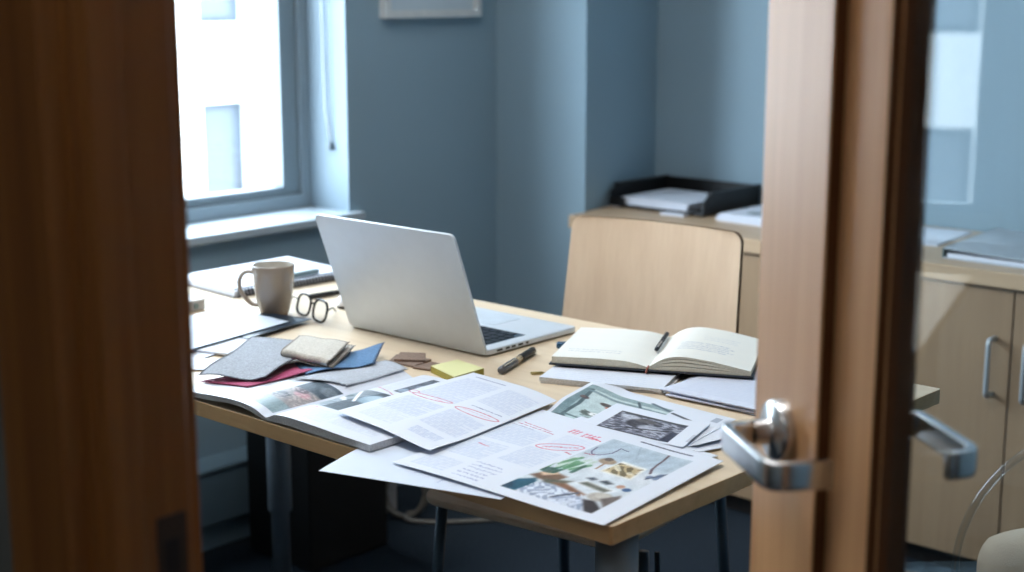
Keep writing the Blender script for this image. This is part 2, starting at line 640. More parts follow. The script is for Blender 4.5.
mb.box(-1.6, -1.45, -2.5, YH, 0, ROOM_TOP)
mb.box(2.05, 2.2, -2.5, YH, 0, ROOM_TOP)
mb.box(-1.45, 2.05, -2.5, -2.35, 0, ROOM_TOP)
struct('wall_hall', mb, M['wall_hall'])
# heating trunk and skirting along the window wall
mb = MB()
mb.box(XW, -1.812, YF, 1.80, 0.0, 0.060)
mb.box(XW, -1.800, YF, 1.80, 0.066, 0.196)
mb.prism([(XW, YF), (-1.796, YF), (-1.796, 1.80), (XW, 1.80)], 0.196, 0.206)
struct('baseboard_left', mb, M['trunk'], bevel=0.003)

# window ------------------------------------------------------------
win = thing('window_1', None, None, (-2.04, 0.63, WZ0))
win['kind'] = 'structure'
SZ = 0.757
mb = MB()                                     # sill board
mb.prism([(-2.12, WY0), (XW, WY0), (XW, WY0 - 0.03), (XW + 0.028, WY0 - 0.03), (XW + 0.028, WY1 + 0.03), (XW, WY1 + 0.03), (XW, WY1), (-2.12, WY1)], WZ0 - 0.0, SZ)
struct('window_sill', mb, M['sill'], win, 0.004)
mb = MB()                                     # painted reveals of the recess
mb.box(-2.1, XW + 0.001, WY1 - 0.004, WY1 + 0.0005, SZ, WZ1)
mb.box(-2.1, XW + 0.001, WY0 - 0.0005, WY0 + 0.004, SZ, WZ1)
mb.box(-2.1, XW + 0.001, WY0, WY1, WZ1 - 0.004, WZ1 + 0.0005)
struct('window_reveal', mb, M['reveal'], win)
mb = MB()                                     # fixed outer frame
y0, y1, z0, z1 = WY0 + 0.004, WY1 - 0.004, SZ, WZ1 - 0.004
xa, xb = -2.10, -2.035
mb.box(xa, xb, y0, y0 + 0.035, z0, z1); mb.box(xa, xb, y1 - 0.028, y1, z0, z1)
mb.box(xa, xb, y0 + 0.035, y1 - 0.028, z0, z0 + 0.036); mb.box(xa, xb, y0 + 0.035, y1 - 0.028, z1 - 0.035, z1)
struct('window_frame', mb, M['wframe'], win)
mb = MB()                                     # opening sash
y0, y1, z0, z1 = y0 + 0.035, y1 - 0.028, z0 + 0.036, z1 - 0.035
xa, xb = -2.095, -2.048
mb.box(xa, xb, y0, y0 + 0.055, z0, z1); mb.box(xa, xb, y1 - 0.055, y1, z0, z1)
mb.box(xa, xb, y0 + 0.055, y1 - 0.055, z0, z0 + 0.022); mb.box(xa, xb, y0 + 0.055, y1 - 0.055, z1 - 0.05, z1)
struct('window_sash', mb, M['sash'], win)
mb = MB(); mb.box(-2.076, -2.072, y0 + 0.05, y1 - 0.05, z0 + 0.02, z1 - 0.045)
struct('window_pane', mb, M['glass'], win)
# blind cord hanging on the reveal
t = thing('blind_cord', 'thin white blind cord with small tassel hanging on window reveal', 'cord', (-1.945, WY1 - 0.012, 0.93))
mb = MB()
mb.tube([(-1.945, WY1 - 0.012, 2.2), (-1.943, WY1 - 0.012, 1.5), (-1.945, WY1 - 0.012, 0.935)], 0.0016, 6)
mb.tube([(-1.968, WY1 - 0.012, 2.2), (-1.967, WY1 - 0.012, 1.3), (-1.962, WY1 - 0.012, 1.02), (-1.945, WY1 - 0.012, 0.94)], 0.0016, 6)
mb.build('cord', M['socket'], t, smooth=True)
mb = MB(); mb.lathe([(0, 0.024), (0.004, 0.022), (0.0085, 0.004), (0.008, 0), (0, 0)], (-1.945, WY1 - 0.0125, 0.915), 14)
mb.build('tassel', M['sash'], t, smooth=True)

# house across the street -------------------------------------------
b = thing('building', 'white office building across the street seen through the window', 'building', (-18, 10, -10))
mb = MB()
wy = [12.66 + k * 2.15 for k in range(-7, 4)]
WW = 1.03
rows = [(-2.9, -0.46), (0.74, 3.3), (4.7, 7.3)]
ys = sorted([-4.0] + [v for y in wy for v in (y, y + WW)] + [21.0])
for a, c in zip(ys, ys[1:]):
    iswin = any(abs(a - y) < 1e-6 for y in wy)
    if iswin:
        zz = [-10] + [v for r in rows for v in r] + [12]
        for z0, z1 in zip(zz[::2], zz[1::2]):
            mb.box(-18.4, -18, a, c, z0, z1)
    else:
        mb.box(-18.4, -18, a, c, -10, 12)
mb.build('facade_wall', M['facade'], b)
for y in wy:
    for z0, z1 in rows:
        mb = MB(); mb.box(-18.36, -18.30, y, y + WW, z0, z1)
        f = mb.build('window', M['fwin'], b)
        mb = MB(); mb.box(-18.30, -18.27, y + 0.14, y + WW - 0.22, z0 + 0.1, z1 - 0.12)
        mb.build('blind', M['fblind'], f)
mb = MB(); mb.box(-30, -2.6, -40, 50, -10.2, -10); struct('street', mb, M['street'])

# door frame --------------------------------------------------------
JX = -0.0270
tr = thing('trim_1', None, None, (0.05, -0.64, 0)); tr['kind'] = 'structure'
mb = MB()
mb.prism([(px + JX, py) for px, py in ((-0.030, -0.706), (0.0, -0.708), (0.052, -0.704), (0.0545, -0.700), (0.0545, YH - 0.001), (0.066, YH - 0.001), (0.066, YH + 0.004), (0.076, YH + 0.006), (0.076, -0.650), (0.066, -0.6495),
          (0.066, -0.601), (0.063, -0.598), (0.040, -0.598), (0.040, -0.572), (-0.030, -0.574), (-0.030, YF), (0.036, YF + 0.0005), (0.036, YH - 0.0005), (-0.030, YH))], 0, 2.06)
struct('door_jamb', mb, M['oak2'], tr, 0.0025)
mb = MB()
mb.prism([(0.968, YH - 0.02), (1.04, YH - 0.02), (1.04, YH), (0.972, YH), (0.972, YF), (1.04, YF), (1.04, YF + 0.012), (0.945, YF + 0.012), (0.945, YH - 0.02)], 0, 2.06)
struct('door_jamb', mb, M['oak2'], tr, 0.0025)
mb = MB(); mb.box(-0.03, 1.04, YH - 0.02, YH, 2.06, 2.13); mb.box(0.009, 0.972, YH, YF, 2.05, 2.08); mb.box(-0.03, 1.04, YF, YF + 0.012, 2.06, 2.13)
struct('door_head', mb, M['oak2'], tr, 0.0025)
mb = MB(); mb.box(0.0385, 0.0402, -0.634, -0.606, 0.855, 0.925)
struct('strike_plate', mb, plain('aged_bronze', (74, 62, 56), 0.5, 0.5), tr, 0.0005)
mb = MB(); mb.box(0.0400, 0.0406, -0.628, -0.614, 0.875, 0.905)
struct('strike_hole', mb, M['black'], tr)

# the glazed door, standing ajar into the room -----------------------
P0 = Vector((0.286, -0.110, 0))
D = Vector((0.811, -0.589, 0)).normalized()      # towards the hinges
N = Vector((-D.y * -1, -D.x, 0)).normalized()    # face seen from the hall
N = Vector((-0.589, -0.811, 0)).normalized()
HZ = 0.929


def dp(s, o, z):
    return tuple(P0 + D * s + N * o + Vector((0, 0, z)))


def dxy(s, o):
    p = P0 + D * s + N * o
    return (p.x, p.y)


hinge = P0 + D * 0.80
door = thing('door_1', None, None, (hinge.x, hinge.y, 0)); door['kind'] = 'structure'
DT = 0.074


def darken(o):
    # shade in the glazing rebate, painted as a darker oak than the faces
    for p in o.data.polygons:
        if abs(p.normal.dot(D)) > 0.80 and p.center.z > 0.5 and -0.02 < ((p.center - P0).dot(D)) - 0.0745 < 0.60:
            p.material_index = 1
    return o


SEC = [(-0.072, -0.0015), (-0.0705, 0.0), (0.0745, 0.0), (0.0765, -0.0015), (0.0775, -0.0115), (0.083, -0.0125), (0.138, -0.0175), (0.1455, -0.0185), (0.147, -0.026), (0.1505, -0.0265), (0.1515, -0.035)]
SEC = SEC + [(a, -DT - c) for a, c in SEC[::-1]]
mb = MB(); mb.prism([dxy(s, o) for s, o in SEC], 0.008, 2.04); darken(struct('door_stile', mb, [M['oak'], M['oak_shade']], door))
mb = MB(); mb.prism([dxy(0.736 - s, o) for s, o in SEC], 0.008, 2.04); darken(struct('door_stile', mb, [M['oak'], M['oak_shade']], door))
mb = MB()
mb.prism([dxy(0.159, -0.004), dxy(0.577, -0.004), dxy(0.577, -DT + 0.004), dxy(0.159, -DT + 0.004)], 0.008, 0.22)
mb.prism([dxy(0.159, -0.004), dxy(0.577, -0.004), dxy(0.577, -DT + 0.004), dxy(0.159, -DT + 0.004)], 1.90, 2.04)
struct('door_rail', mb, M['oak'], door, 0.002)
mb = MB(); mb.prism([dxy(0.1518, -0.0350), dxy(0.5842, -0.0350), dxy(0.5842, -0.0390), dxy(0.1518, -0.0390)], 0.215, 1.905)
struct('door_glass', mb, M['doorglass'], door)


def lever(side):
    h = MB()
    o0 = 0.0 if side > 0 else -DT
    n = 1 if side > 0 else -1
    # rose
    c = Vector(dp(0, o0, HZ))
    k = 36
    ax = N * n
    rings = []
    for r, t in ((0.0295, -0.0005), (0.0295, 0.009), (0.0272, 0.0125), (0.0140, 0.0132), (0.0125, 0.017), (0.0110, 0.03)):
        rings.append([h.bm.verts.new(c + ax * t + D * (r * math.cos(2 * math.pi * j / k)) + Vector((0, 0, r * math.sin(2 * math.pi * j / k)))) for j in range(k)])
    for a, b2 in zip(rings, rings[1:]):
        for j in range(k):
            h._f([a[j], a[(j + 1) % k], b2[(j + 1) % k], b2[j]])
    rose = h.build('handle_rose', M['chrome'], door, smooth=True)
    h = MB()
    L = 0.118
    path = [dp(0, o0 + n * 0.012, HZ), dp(0, o0 + n * 0.060, HZ), dp(L, o0 + n * 0.060, HZ - 0.003), dp(L, o0 + n * (0.004 if side > 0 else 0.030), HZ - 0.004)]
    P = []
    pv = [Vector(p) for p in path]
    P.append(pv[0])
    for a, b2, cc in ((pv[0], pv[1], pv[2]), (pv[1], pv[2], pv[3])):
        r = 0.018
        p0 = b2 + (a - b2).normalized() * r
        p1 = b2 + (cc - b2).normalized() * r
        for i in range(9):
            t = i / 8
            P.append(p0 * (1 - t) ** 2 + b2 * 2 * t * (1 - t) + p1 * t * t)
    P.append(pv[3])
    def prof(t):
        wv = 0.0095 + 0.0032 * sm(0.1, 0.35, np.array(t))
        th = 0.0080 - 0.0032 * sm(0.15, 0.4, np.array(t))
        out = []
        for j in range(20):
            a = 2 * math.pi * j / 20
            ca, sa = math.cos(a), math.sin(a)
            out.append((float(th) * math.copysign(abs(ca) ** 0.35, ca), float(wv) * math.copysign(abs(sa) ** 0.35, sa)))
        return out
    h.sweep(P, prof)
    o = h.build('door_handle', M['chrome'], door, smooth=True)
    return rose, o


lever(1); lever(-1)
for o in door.children: o['kind'] = 'structure'

# picture on the window wall -----------------------------------------
t = thing('picture_frame', 'white framed picture hanging on the dark blue wall beside window', 'picture', (XW, 1.58, 1.25))
mb = MB()
a0, a1, c0, c1 = 1.412, 1.775, 1.252, 1.78
for q in ((a0, a1, c0, c0 + 0.02), (a0, a1, c1 - 0.02, c1), (a0, a0 + 0.02, c0 + 0.02, c1 - 0.02), (a1 - 0.02, a1, c0 + 0.02, c1 - 0.02)):
    mb.box(XW + 0.0005, XW + 0.026, q[0], q[1], q[2], q[3])
mb.build('frame', M['socket'], t)
mb = MB(); mb.box(XW + 0.002, XW + 0.012, a0 + 0.018, a1 - 0.018, c0 + 0.018, c1 - 0.018)
mb.build('mat_board', M['white_paint'], t)
mb = MB(); mb.box(XW + 0.011, XW + 0.0125, a0 + 0.08, a1 - 0.08, c0 + 0.11, c1 - 0.1)
mb.build('print', M['marker'], t)

# ================================================================== CABINETS
CF = 1.79                                    # front of the doors
CT = 0.728


def cabinet(x0, x1, label):
    t = thing('storage_cabinet', label, 'cabinet', ((x0 + x1) / 2, 2.0, 0), 0, 'low cabinets along the back wall')
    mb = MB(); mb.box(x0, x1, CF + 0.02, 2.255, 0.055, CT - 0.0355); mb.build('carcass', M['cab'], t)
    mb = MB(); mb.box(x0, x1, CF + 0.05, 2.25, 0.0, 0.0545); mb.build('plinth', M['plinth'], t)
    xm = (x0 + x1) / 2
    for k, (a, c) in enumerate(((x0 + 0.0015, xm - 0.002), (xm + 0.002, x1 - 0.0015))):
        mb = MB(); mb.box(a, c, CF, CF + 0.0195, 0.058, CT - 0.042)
        d = mb.build('door', M['cab'], t, 0.0012)
        hx = c - 0.036 if k == 0 else a + 0.042
        mb = MB()
        P = smooth_path([(hx, CF + 0.001, 0.455), (hx, CF - 0.032, 0.455), (hx, CF - 0.032, 0.575), (hx, CF + 0.001, 0.575)], 6, 0.09)
        P = [(hx, CF + 0.001, 0.452), (hx, CF - 0.026, 0.452), (hx, CF - 0.031, 0.457), (hx, CF - 0.032, 0.465), (hx, CF - 0.032, 0.565), (hx, CF - 0.031, 0.573), (hx, CF - 0.026, 0.578), (hx, CF + 0.001, 0.578)]
        mb.tube(P, 0.0058, 10, up=(1, 0, 0))
        mb.build('handle', M['satin'], d, smooth=True)


XM = -0.298
cabinet(XM - 0.405 - 0.81, XM - 0.406, 'maple storage cabinet behind the plywood chair, under the black letter tray')
cabinet(XM - 0.405, XM + 0.405, 'maple storage cabinet seen through the door glass, under the ring binder')
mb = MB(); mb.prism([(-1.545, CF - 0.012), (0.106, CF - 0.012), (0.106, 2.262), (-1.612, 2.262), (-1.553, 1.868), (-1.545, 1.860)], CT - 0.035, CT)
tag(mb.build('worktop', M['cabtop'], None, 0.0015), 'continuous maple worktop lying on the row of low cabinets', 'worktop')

# black letter tray ---------------------------------------------------
t = thing('letter_tray', 'black plastic letter tray on the worktop by the back wall corner', 'letter tray', (-1.42, 2.12, CT))
tx0, tx1, ty0, ty1 = -1.562, -1.242, 1.975, 2.250
mb = MB(); mb.box(tx0 + 0.004, tx1 - 0.004, ty0, ty1 - 0.004, CT + 0.006, CT + 0.010)
for fx in (tx0 + 0.03, tx1 - 0.03):
    for fy in (ty0 + 0.03, ty1 - 0.04):
        mb.box(fx - 0.012, fx + 0.012, fy - 0.012, fy + 0.012, CT, CT + 0.007)
mb.build('base', M['black'], t)
mb = MB()
def side(x0, x1):
    # side wall, sloping up from the front corner
    vs = [(ty0, CT + 0.006), (ty0 + 0.004, CT + 0.040), (ty0 + 0.035, CT + 0.062), (ty1, CT + 0.062), (ty1, CT + 0.006)]
    a = [mb.bm.verts.new((x0, y, z)) for y, z in vs]
    c = [mb.bm.verts.new((x1, y, z)) for y, z in vs]
    mb._f(a[::-1]); mb._f(c)
    for i in range(5):
        j = (i + 1) % 5
        mb._f([a[i], a[j], c[j], c[i]])
side(tx0, tx0 + 0.007); side(tx1 - 0.007, tx1)
mb.box(tx0 + 0.004, tx1 - 0.004, ty1 - 0.008, ty1, CT + 0.006, CT + 0.062)
mb.box(tx0 - 0.006, tx0 + 0.010, ty0 + 0.03, ty1 + 0.002, CT + 0.056, CT + 0.064)
mb.box(tx1 - 0.010, tx1 + 0.006, ty0 + 0.03, ty1 + 0.002, CT + 0.056, CT + 0.064)
mb.box(tx0 + 0.010, tx0 + 0.055, ty0 - 0.002, ty0 + 0.004, CT + 0.004, CT + 0.03)
mb.box(tx1 - 0.085, tx1 - 0.004, ty0 - 0.002, ty0 + 0.004, CT + 0.006, CT + 0.012)
mb.build('rim', M['black'], t, 0.002)


def pile(name, label, cat, quad, z0, n, step, group=None, jitter=0.003, mat='paper'):
    """a slim block of sheets whose layers are slightly out of line"""
    mb = MB()
    for k in range(n):
        dx, dy = random.uniform(-jitter, jitter), random.uniform(-jitter, jitter)
        mb.prism([(p[0] + dx, p[1] + dy) for p in quad], z0 + k * step, z0 + (k + 0.82) * step)
    return tag(mb.build(name, M[mat]), label, cat, group)


pile('paper_stack', 'stack of white sheets lying inside the black letter tray', 'paper', [(-1.525, 1.985), (-1.298, 1.981), (-1.30, 2.205), (-1.525, 2.21)], CT + 0.0108, 5, 0.0042, jitter=0.002)
mb = MB(); mb.box(-1.368, -1.292, 1.952, 1.984, CT + 0.0003, CT + 0.0048)
tag(mb.build('index_card', M['paper']), 'small white card under the front right edge of letter tray', 'card')
mb = MB(); mb.box(-1.548, -1.527, 1.975, 1.984, CT + 0.0003, CT + 0.016)
tag(mb.build('label_tab', M['paper']), 'tiny white label tab at the front left corner of letter tray', 'label')
pl = pile('paper_stack', 'stack of white papers on worktop, right beside the black letter tray', 'paper', [(-1.190, 1.965), (-0.940, 1.95), (-0.940, 2.235), (-1.190, 2.245)], CT + 0.0003, 4, 0.0050, jitter=0.006)
mb = MB(); mb.box(-1.130, -1.095, 2.01, 2.04, CT + 0.0202, CT + 0.0210)
mb.build('printed_mark', M['marker'], pl)


# ring binder and loose paper behind the door glass
t = thing('ring_binder', 'pale grey ring binder lying on worktop behind the door glass', 'binder', (-0.42, 2.0, CT))
bq = [(-0.497, 1.850), (-0.215, 1.842), (-0.225, 2.19), (-0.525, 2.20)]
M['bind'] = plain('binder_grey', (176, 184, 192), 0.45)
mb = MB(); mb.prism(bq, CT + 0.0003, CT + 0.003); mb.build('back_cover', M['bind'], t)
mb = MB(); mb.prism([(-0.490, 1.855), (-0.23, 1.849), (-0.24, 2.17), (-0.515, 2.18)], CT + 0.0031, CT + 0.012); mb.build('pages', M['paper'], t)
mb = MB()
zt = [CT + 0.022, CT + 0.0125, CT + 0.0125, CT + 0.022]
a = [mb.bm.verts.new((p[0], p[1], zz)) for p, zz in zip(bq, zt)]
c = [mb.bm.verts.new((p[0], p[1], zz + 0.0028)) for p, zz in zip(bq, zt)]
mb._f(a[::-1]); mb._f(c)
for i in range(4):
    j = (i + 1) % 4
    mb._f([a[i], a[j], c[j], c[i]])
mb.build('front_cover', M['bind'], t, 0.001)
mb = MB(); mb.prism([(-0.500, 1.850), (-0.4965, 1.850), (-0.5245, 2.20), (-0.528, 2.20)], CT + 0.0003, CT + 0.0248); mb.build('spine', M['marker'], t, 0.0008)
mb = MB(); mb.obox((-0.315, 2.02, CT + 0.0185), (0.035, 0.0, -0.0012), (0.0, 0.008, 0), (0, 0, 0.0005)); mb.build('title_label', M['marker'], t)
pile('paper_stack', 'few loose white sheets on worktop left of the ring binder', 'paper', [(-0.745, 1.955), (-0.578, 1.985), (-0.60, 2.22), (-0.76, 2.21)], CT + 0.0003, 2, 0.0022)

# ================================================================== DESK
desk = thing('desk', 'light maple office desk with grey metal legs under the window', 'desk', (-0.84, 0.4, 0))
mb = MB()
mb.prism([(-1.58, 0.0), (-0.003, 0.0), (0.0, 0.003), (0.010, 0.801), (0.007, 0.804), (-1.58, 0.804)], TZ - 0.0235, TZ)
o = mb.build('tabletop', [M['desk'], M['desk_edge']], desk, 0.0012)
for p in o.data.polygons:
    if abs(p.normal.z) < 0.5: p.material_index = 1


def desk_leg(x, y):
    mb = MB()
    mb.lathe([(0, 0.012), (0.020, 0.012), (0.020, 0.5), (0, 0.5)], (x, y, 0), 28)
    l = mb.build('leg', M['leg'], desk, smooth=False)
    mb = MB()
    mb.lathe([(0.0205, 0.20), (0.0255, 0.20), (0.0262, 0.203), (0.0262, 0.7055), (0.0205, 0.7055)], (x, y, 0), 28)
    mb.build('sleeve', M['leg'], l)
    mb = MB(); mb.lathe([(0, 0), (0.021, 0), (0.023, 0.008), (0.021, 0.0125), (0, 0.0125)], (x, y, 0), 24); mb.build('foot', M['black'], l)
    for oo in (l,) + tuple(l.children):
        oo.data.polygons.foreach_set('use_smooth', [abs(p.normal.z) < 0.9 for p in oo.data.polygons])


for x, y in ((-0.043, 0.066), (-1.47, 0.70), (-1.47, 0.07), (-0.062, 0.735)):
    desk_leg(x, y)

# ================================================================== CHAIR
chair = thing('chair', 'plywood chair with beech backrest and thin metal legs behind desk', 'chair', (-0.60, 0.74, 0))
BW = 0.368
bc = Vector((-0.658, 0.925, 0))
bu = Vector((0.994, 0.105, 0)).normalized()
bn = Vector((-bu.y, bu.x, 0))


def shell(w, z0, z1, thick, lean, r=0.02, n=14):
    """curved plywood board with rounded top corners"""
    mb = MB()
    nz = 26
    fr = []
    for sgn in (0, 1):
        g = []
        for i in range(n + 1):
            col = []
            for k in range(nz + 1):
                fx = i / n * 2 - 1
                h = k / 10 * (1 - r / (z1 - z0)) if k < 10 else 1 - r / (z1 - z0) * (1 - math.sin((k - 10) / 16 * math.pi / 2))
                zz = z0 + (z1 - z0) * h
                hw = w / 2 + (1 - h) * 0.012
                dz = (z1 - zz)
                if dz < r:
                    hw -= r - math.sqrt(max(0, r * r - (r - dz) ** 2))
                curve = 0.018 * (1 - fx * fx)
                off = curve + lean * (zz - z0) + sgn * thick
                p = bc + bu * (fx * hw) + bn * off
                col.append(mb.bm.verts.new((p.x, p.y, zz)))
            g.append(col)
        fr.append(g)
    for g, rev in ((fr[0], 0), (fr[1], 1)):
        mb.mi = 0
        for i in range(n):
            for k in range(nz):
                q = [g[i][k], g[i + 1][k], g[i + 1][k + 1], g[i][k + 1]]
                mb._f(q[::-1] if rev else q)
    mb.mi = 1
    edge = [(i, 0) for i in range(n)] + [(n, k) for k in range(nz)] + [(i, nz) for i in range(n, 0, -1)] + [(0, k) for k in range(nz, 0, -1)]
    for a, c in zip(edge, edge[1:] + edge[:1]):
        mb._f([fr[0][a[0]][a[1]], fr[1][a[0]][a[1]], fr[1][c[0]][c[1]], fr[0][c[0]][c[1]]])
    return mb


mb = shell(BW, 0.545, 0.895, 0.011, 0.13, 0.022)
mb.build('backrest', [M['ply'], M['ply_edge']], chair)
mb = MB()
mb.prism([tuple((bc + bu * x + bn * y)[:2]) for x, y in rrect(0.42, 0.42, 0.05, 6, 0.02, -0.235)], 0.445, 0.457)
mb.build('seat', M['ply'], chair, 0.004)
feet = {'fl': ((-0.812, 0.497), (-0.795, 0.53)), 'fr': ((-0.325, 0.515), (-0.360, 0.545)), 'rl': ((-0.858, 0.955), (-0.830, 0.90)), 'rr': ((-0.462, 0.975), (-0.470, 0.925))}
for k, (f, tp) in feet.items():
    mb = MB()
    mb.tube([(f[0], f[1], 0.0), ((f[0] + tp[0]) / 2, (f[1] + tp[1]) / 2, 0.22), (tp[0], tp[1], 0.444)], 0.0105, 12, up=(1, 0, 0))
    if k == 'fr':
        mb.tube([(f[0] + 0.02, f[1] + 0.012, 0.22), (tp[0] + 0.02, tp[1] + 0.012, 0.444)], 0.005, 10, up=(1, 0, 0))
    mb.build('leg', M['legdark'], chair, smooth=True)
for s in (-1, 1):
    mb = MB()
    p0 = bc + bu * (s * 0.16) + bn * -0.05
    p1 = bc + bu * (s * 0.16) + bn * 0.045
    p2 = bc + bu * (s * 0.16) + bn * 0.060
    mb.tube(smooth_path([(p0.x, p0.y, 0.437), (p1.x, p1.y, 0.437), (p2.x, p2.y, 0.66)], 6, 0.25), 0.009, 10, up=tuple(bu))
    mb.build('back_support', M['legdark'], chair, smooth=True)

# ================================================================== LAPTOP
lap = thing('laptop', 'open silver aluminium laptop with its lid back towards the door', 'laptop', (-0.807, 0.4765, TZ), 0.005)
LW, LD = 0.336, 0.240
mb = MB(); mb.prism(rrect(LW, LD, 0.012, 6, 0, LD / 2), 0.0025, 0.0125)
mb.build('base', M['alu'], lap, 0.0025, local=True)
for x in (-0.14, 0.14):
    for y in (0.03, LD - 0.03):
        mb = MB(); mb.lathe([(0, 0), (0.007, 0), (0.008, 0.0026), (0, 0.0026)], (x, y, 0), 14)
        mb.build('rubber_foot', M['black'], lap, local=True)
mb = MB(); mb.box(-0.143, 0.143, 0.022, 0.128, 0.0118, 0.0128)
kb = mb.build('keyboard', M['keywell'], lap, local=True)
mb = MB()
for r in range(6):
    y0 = 0.122 - r * 0.0178
    x = -0.140
    ws = [0.0160] * 15 if r else [0.030, 0.0160, 0.016, 0.016, 0.085, 0.016, 0.016, 0.016, 0.016, 0.016]
    for w in ws:
        if x + w > 0.1415: w = 0.1415 - x
        if w < 0.004: break
        mb.box(x, x + w, y0 - 0.0155, y0, 0.0126, 0.0139)
        x += w + 0.0028
mb.build('keys', M['key'], kb, local=True)
mb = MB(); mb.prism(rrect(0.105, 0.072, 0.004, 4, 0, 0.183), 0.0122, 0.0129); mb.build('trackpad', plain('trackpad_grey', (190, 200, 210), 0.35), lap, local=True)
mb = MB()
for y0, y1 in ((0.026, 0.040), (0.048, 0.058), (0.063, 0.073), (0.080, 0.092), (0.100, 0.106)):
    mb.box(LW / 2 - 0.002, LW / 2 + 0.0004, y0, y1, 0.0058, 0.0096)
mb.build('ports', M['black'], lap, local=True)
# lid: plane leaning back over the desk
tilt = math.atan2(0.076, 0.206)
LH = 0.222
lt = MB()
pts = rrect(LW, LH + 0.0055, 0.011, 6, 0, LH / 2 - 0.00275)
def lidp(x, h, d):
    # h up the lid, d out of its back (towards -y)
    return (x, 0.003 - math.sin(tilt) * h - math.cos(tilt) * d, 0.009 + math.cos(tilt) * h - math.sin(tilt) * d)
fr = [lt.bm.verts.new(lidp(x, h, -0.001)) for x, h in pts]
bk = [lt.bm.verts.new(lidp(x, h, 0.0045)) for x, h in pts]
lt._f(fr); lt._f(bk[::-1])
for i in range(len(pts)):
    j = (i + 1) % len(pts)
    lt._f([fr[i], bk[i], bk[j], fr[j]])
lid = lt.build('lid', M['alu'], lap, 0.0014, local=True)
mb = MB()
q = [(-LW / 2 + 0.006, 0.014), (LW / 2 - 0.006, 0.014), (LW / 2 - 0.006, LH - 0.006), (-LW / 2 + 0.006, LH - 0.006)]
a = [mb.bm.verts.new(lidp(x, h, -0.0012)) for x, h in q]
c = [mb.bm.verts.new(lidp(x, h, -0.0018)) for x, h in q]
mb._f(a); mb._f(c[::-1])
for i in range(4):
    mb._f([a[i], c[i], c[(i + 1) % 4], a[(i + 1) % 4]])
mb.build('screen', M['blackgloss'], lid, local=True)
mb = MB(); mb.tube([(-0.14, 0.0055, 0.0085), (0.14, 0.0055, 0.0085)], 0.0035, 12); mb.build('hinge', M['dkgrey'], lap, local=True)

# ================================================================== MUG, GLASSES AND FRIENDS
mug = thing('mug', 'glossy beige ceramic mug standing left of the laptop', 'mug', (-1.157, 0.451, TZ))
mb = MB()
prof = [(0, 0.003), (0.021, 0.003), (0.0225, 0.0), (0.0245, 0.0), (0.0265, 0.004), (0.0285, 0.010), (0.0335, 0.030), (0.0368, 0.055), (0.0385, 0.078), (0.0396, 0.0925), (0.0392, 0.0945), (0.0378, 0.0945)]
mb.lathe([(r, h * 1.02) for r, h in prof], (-1.157, 0.451, TZ + 0.0003), 56)
mb.build('body', M['mug'], mug, smooth=True)
mb = MB(); mb.lathe([(r, h * 1.02) for r, h in ((0.0378, 0.0945), (0.0366, 0.091), (0.0352, 0.072), (0.031, 0.035), (0.025, 0.012), (0.018, 0.007), (0, 0.006))], (-1.157, 0.451, TZ + 0.0003), 56)
mb.build('inside', M['mugin'], mug, smooth=True)
hd = Vector((-0.744, -0.668, 0)).normalized()
hc = Vector((-1.157, 0.451, TZ))
P = catmull([hc + hd * r + Vector((0, 0, z * 1.02)) for r, z in ((0.034, 0.080), (0.050, 0.0815), (0.060, 0.074), (0.0645, 0.060), (0.061, 0.044), (0.051, 0.029), (0.040, 0.0205), (0.027, 0.0195))], 6)
mb = MB(); sd = hd.cross(Vector((0, 0, 1)))
mb.sweep(P, [(0.0042 * math.cos(2 * math.pi * j / 12), 0.0060 * math.sin(2 * math.pi * j / 12)) for j in range(12)], up=tuple(sd))
mb.build('handle', M['mug'], mug, smooth=True)

gl = thing('eyeglasses', 'dark framed eyeglasses lying open on desk between mug and laptop', 'eyeglasses', (-1.06, 0.47, TZ))
g0 = Vector((-1.128, 0.480, TZ + 0.003)); g1 = Vector((-1.020, 0.453, TZ + 0.003))
gu = (g1 - g0).normalized()
gv = Vector((-0.22, 0.30, 0.92)).normalized()
gv = (gv - gu * gv.dot(gu)).normalized()
gn = gu.cross(gv)
GW = 0.052
for k, off in enumerate((0.0, 0.066)):
    o0 = g0 + gu * off
    pts = []
    for i in range(28):
        a = 2 * math.pi * i / 28
        ca, sa = math.cos(a), math.sin(a)
        pts.append(o0 + gu * (GW / 2 - 0.004 + GW / 2 * math.copysign(abs(ca) ** 0.7, ca)) + gv * (0.0205 + 0.0195 * math.copysign(abs(sa) ** 0.7, sa)))
    mb = MB(); mb.tube(pts, 0.0025, 8, up=tuple(gn), closed=True)
    rim = mb.build('rim', M['blackgloss'], gl, smooth=True)
    mb = MB()
    vs = [mb.bm.verts.new(p) for p in pts]
    mb._f(vs)
    mb.build('lens', M['lens'], rim)
mb = MB()
b0, b1 = g0 + gu * (GW - 0.004) + gv * 0.027, g0 + gu * (0.062) + gv * 0.027
mb.tube([b0, (b0 + b1) / 2 + gv * 0.003, b1], 0.0016, 8)
mb.build('bridge', M['blackgloss'], gl, smooth=True)
for s, st in ((0, g0 + gu * -0.004 + gv * 0.026), (1, g0 + gu * 0.115 + gv * 0.026)):
    back = Vector((-0.10, 0.065, 0)) if s == 0 else Vector((-0.075, 0.085, 0))
    e = st + back
    tip = Vector((e.x, e.y, TZ + 0.0025))
    mid = (st * 0.35 + tip * 0.65); mid.z = TZ + 0.017
    mb = MB(); mb.tube(catmull([st, mid, tip], 8), 0.0019, 8); mb.build('temple', M['blackgloss'], gl, smooth=True)


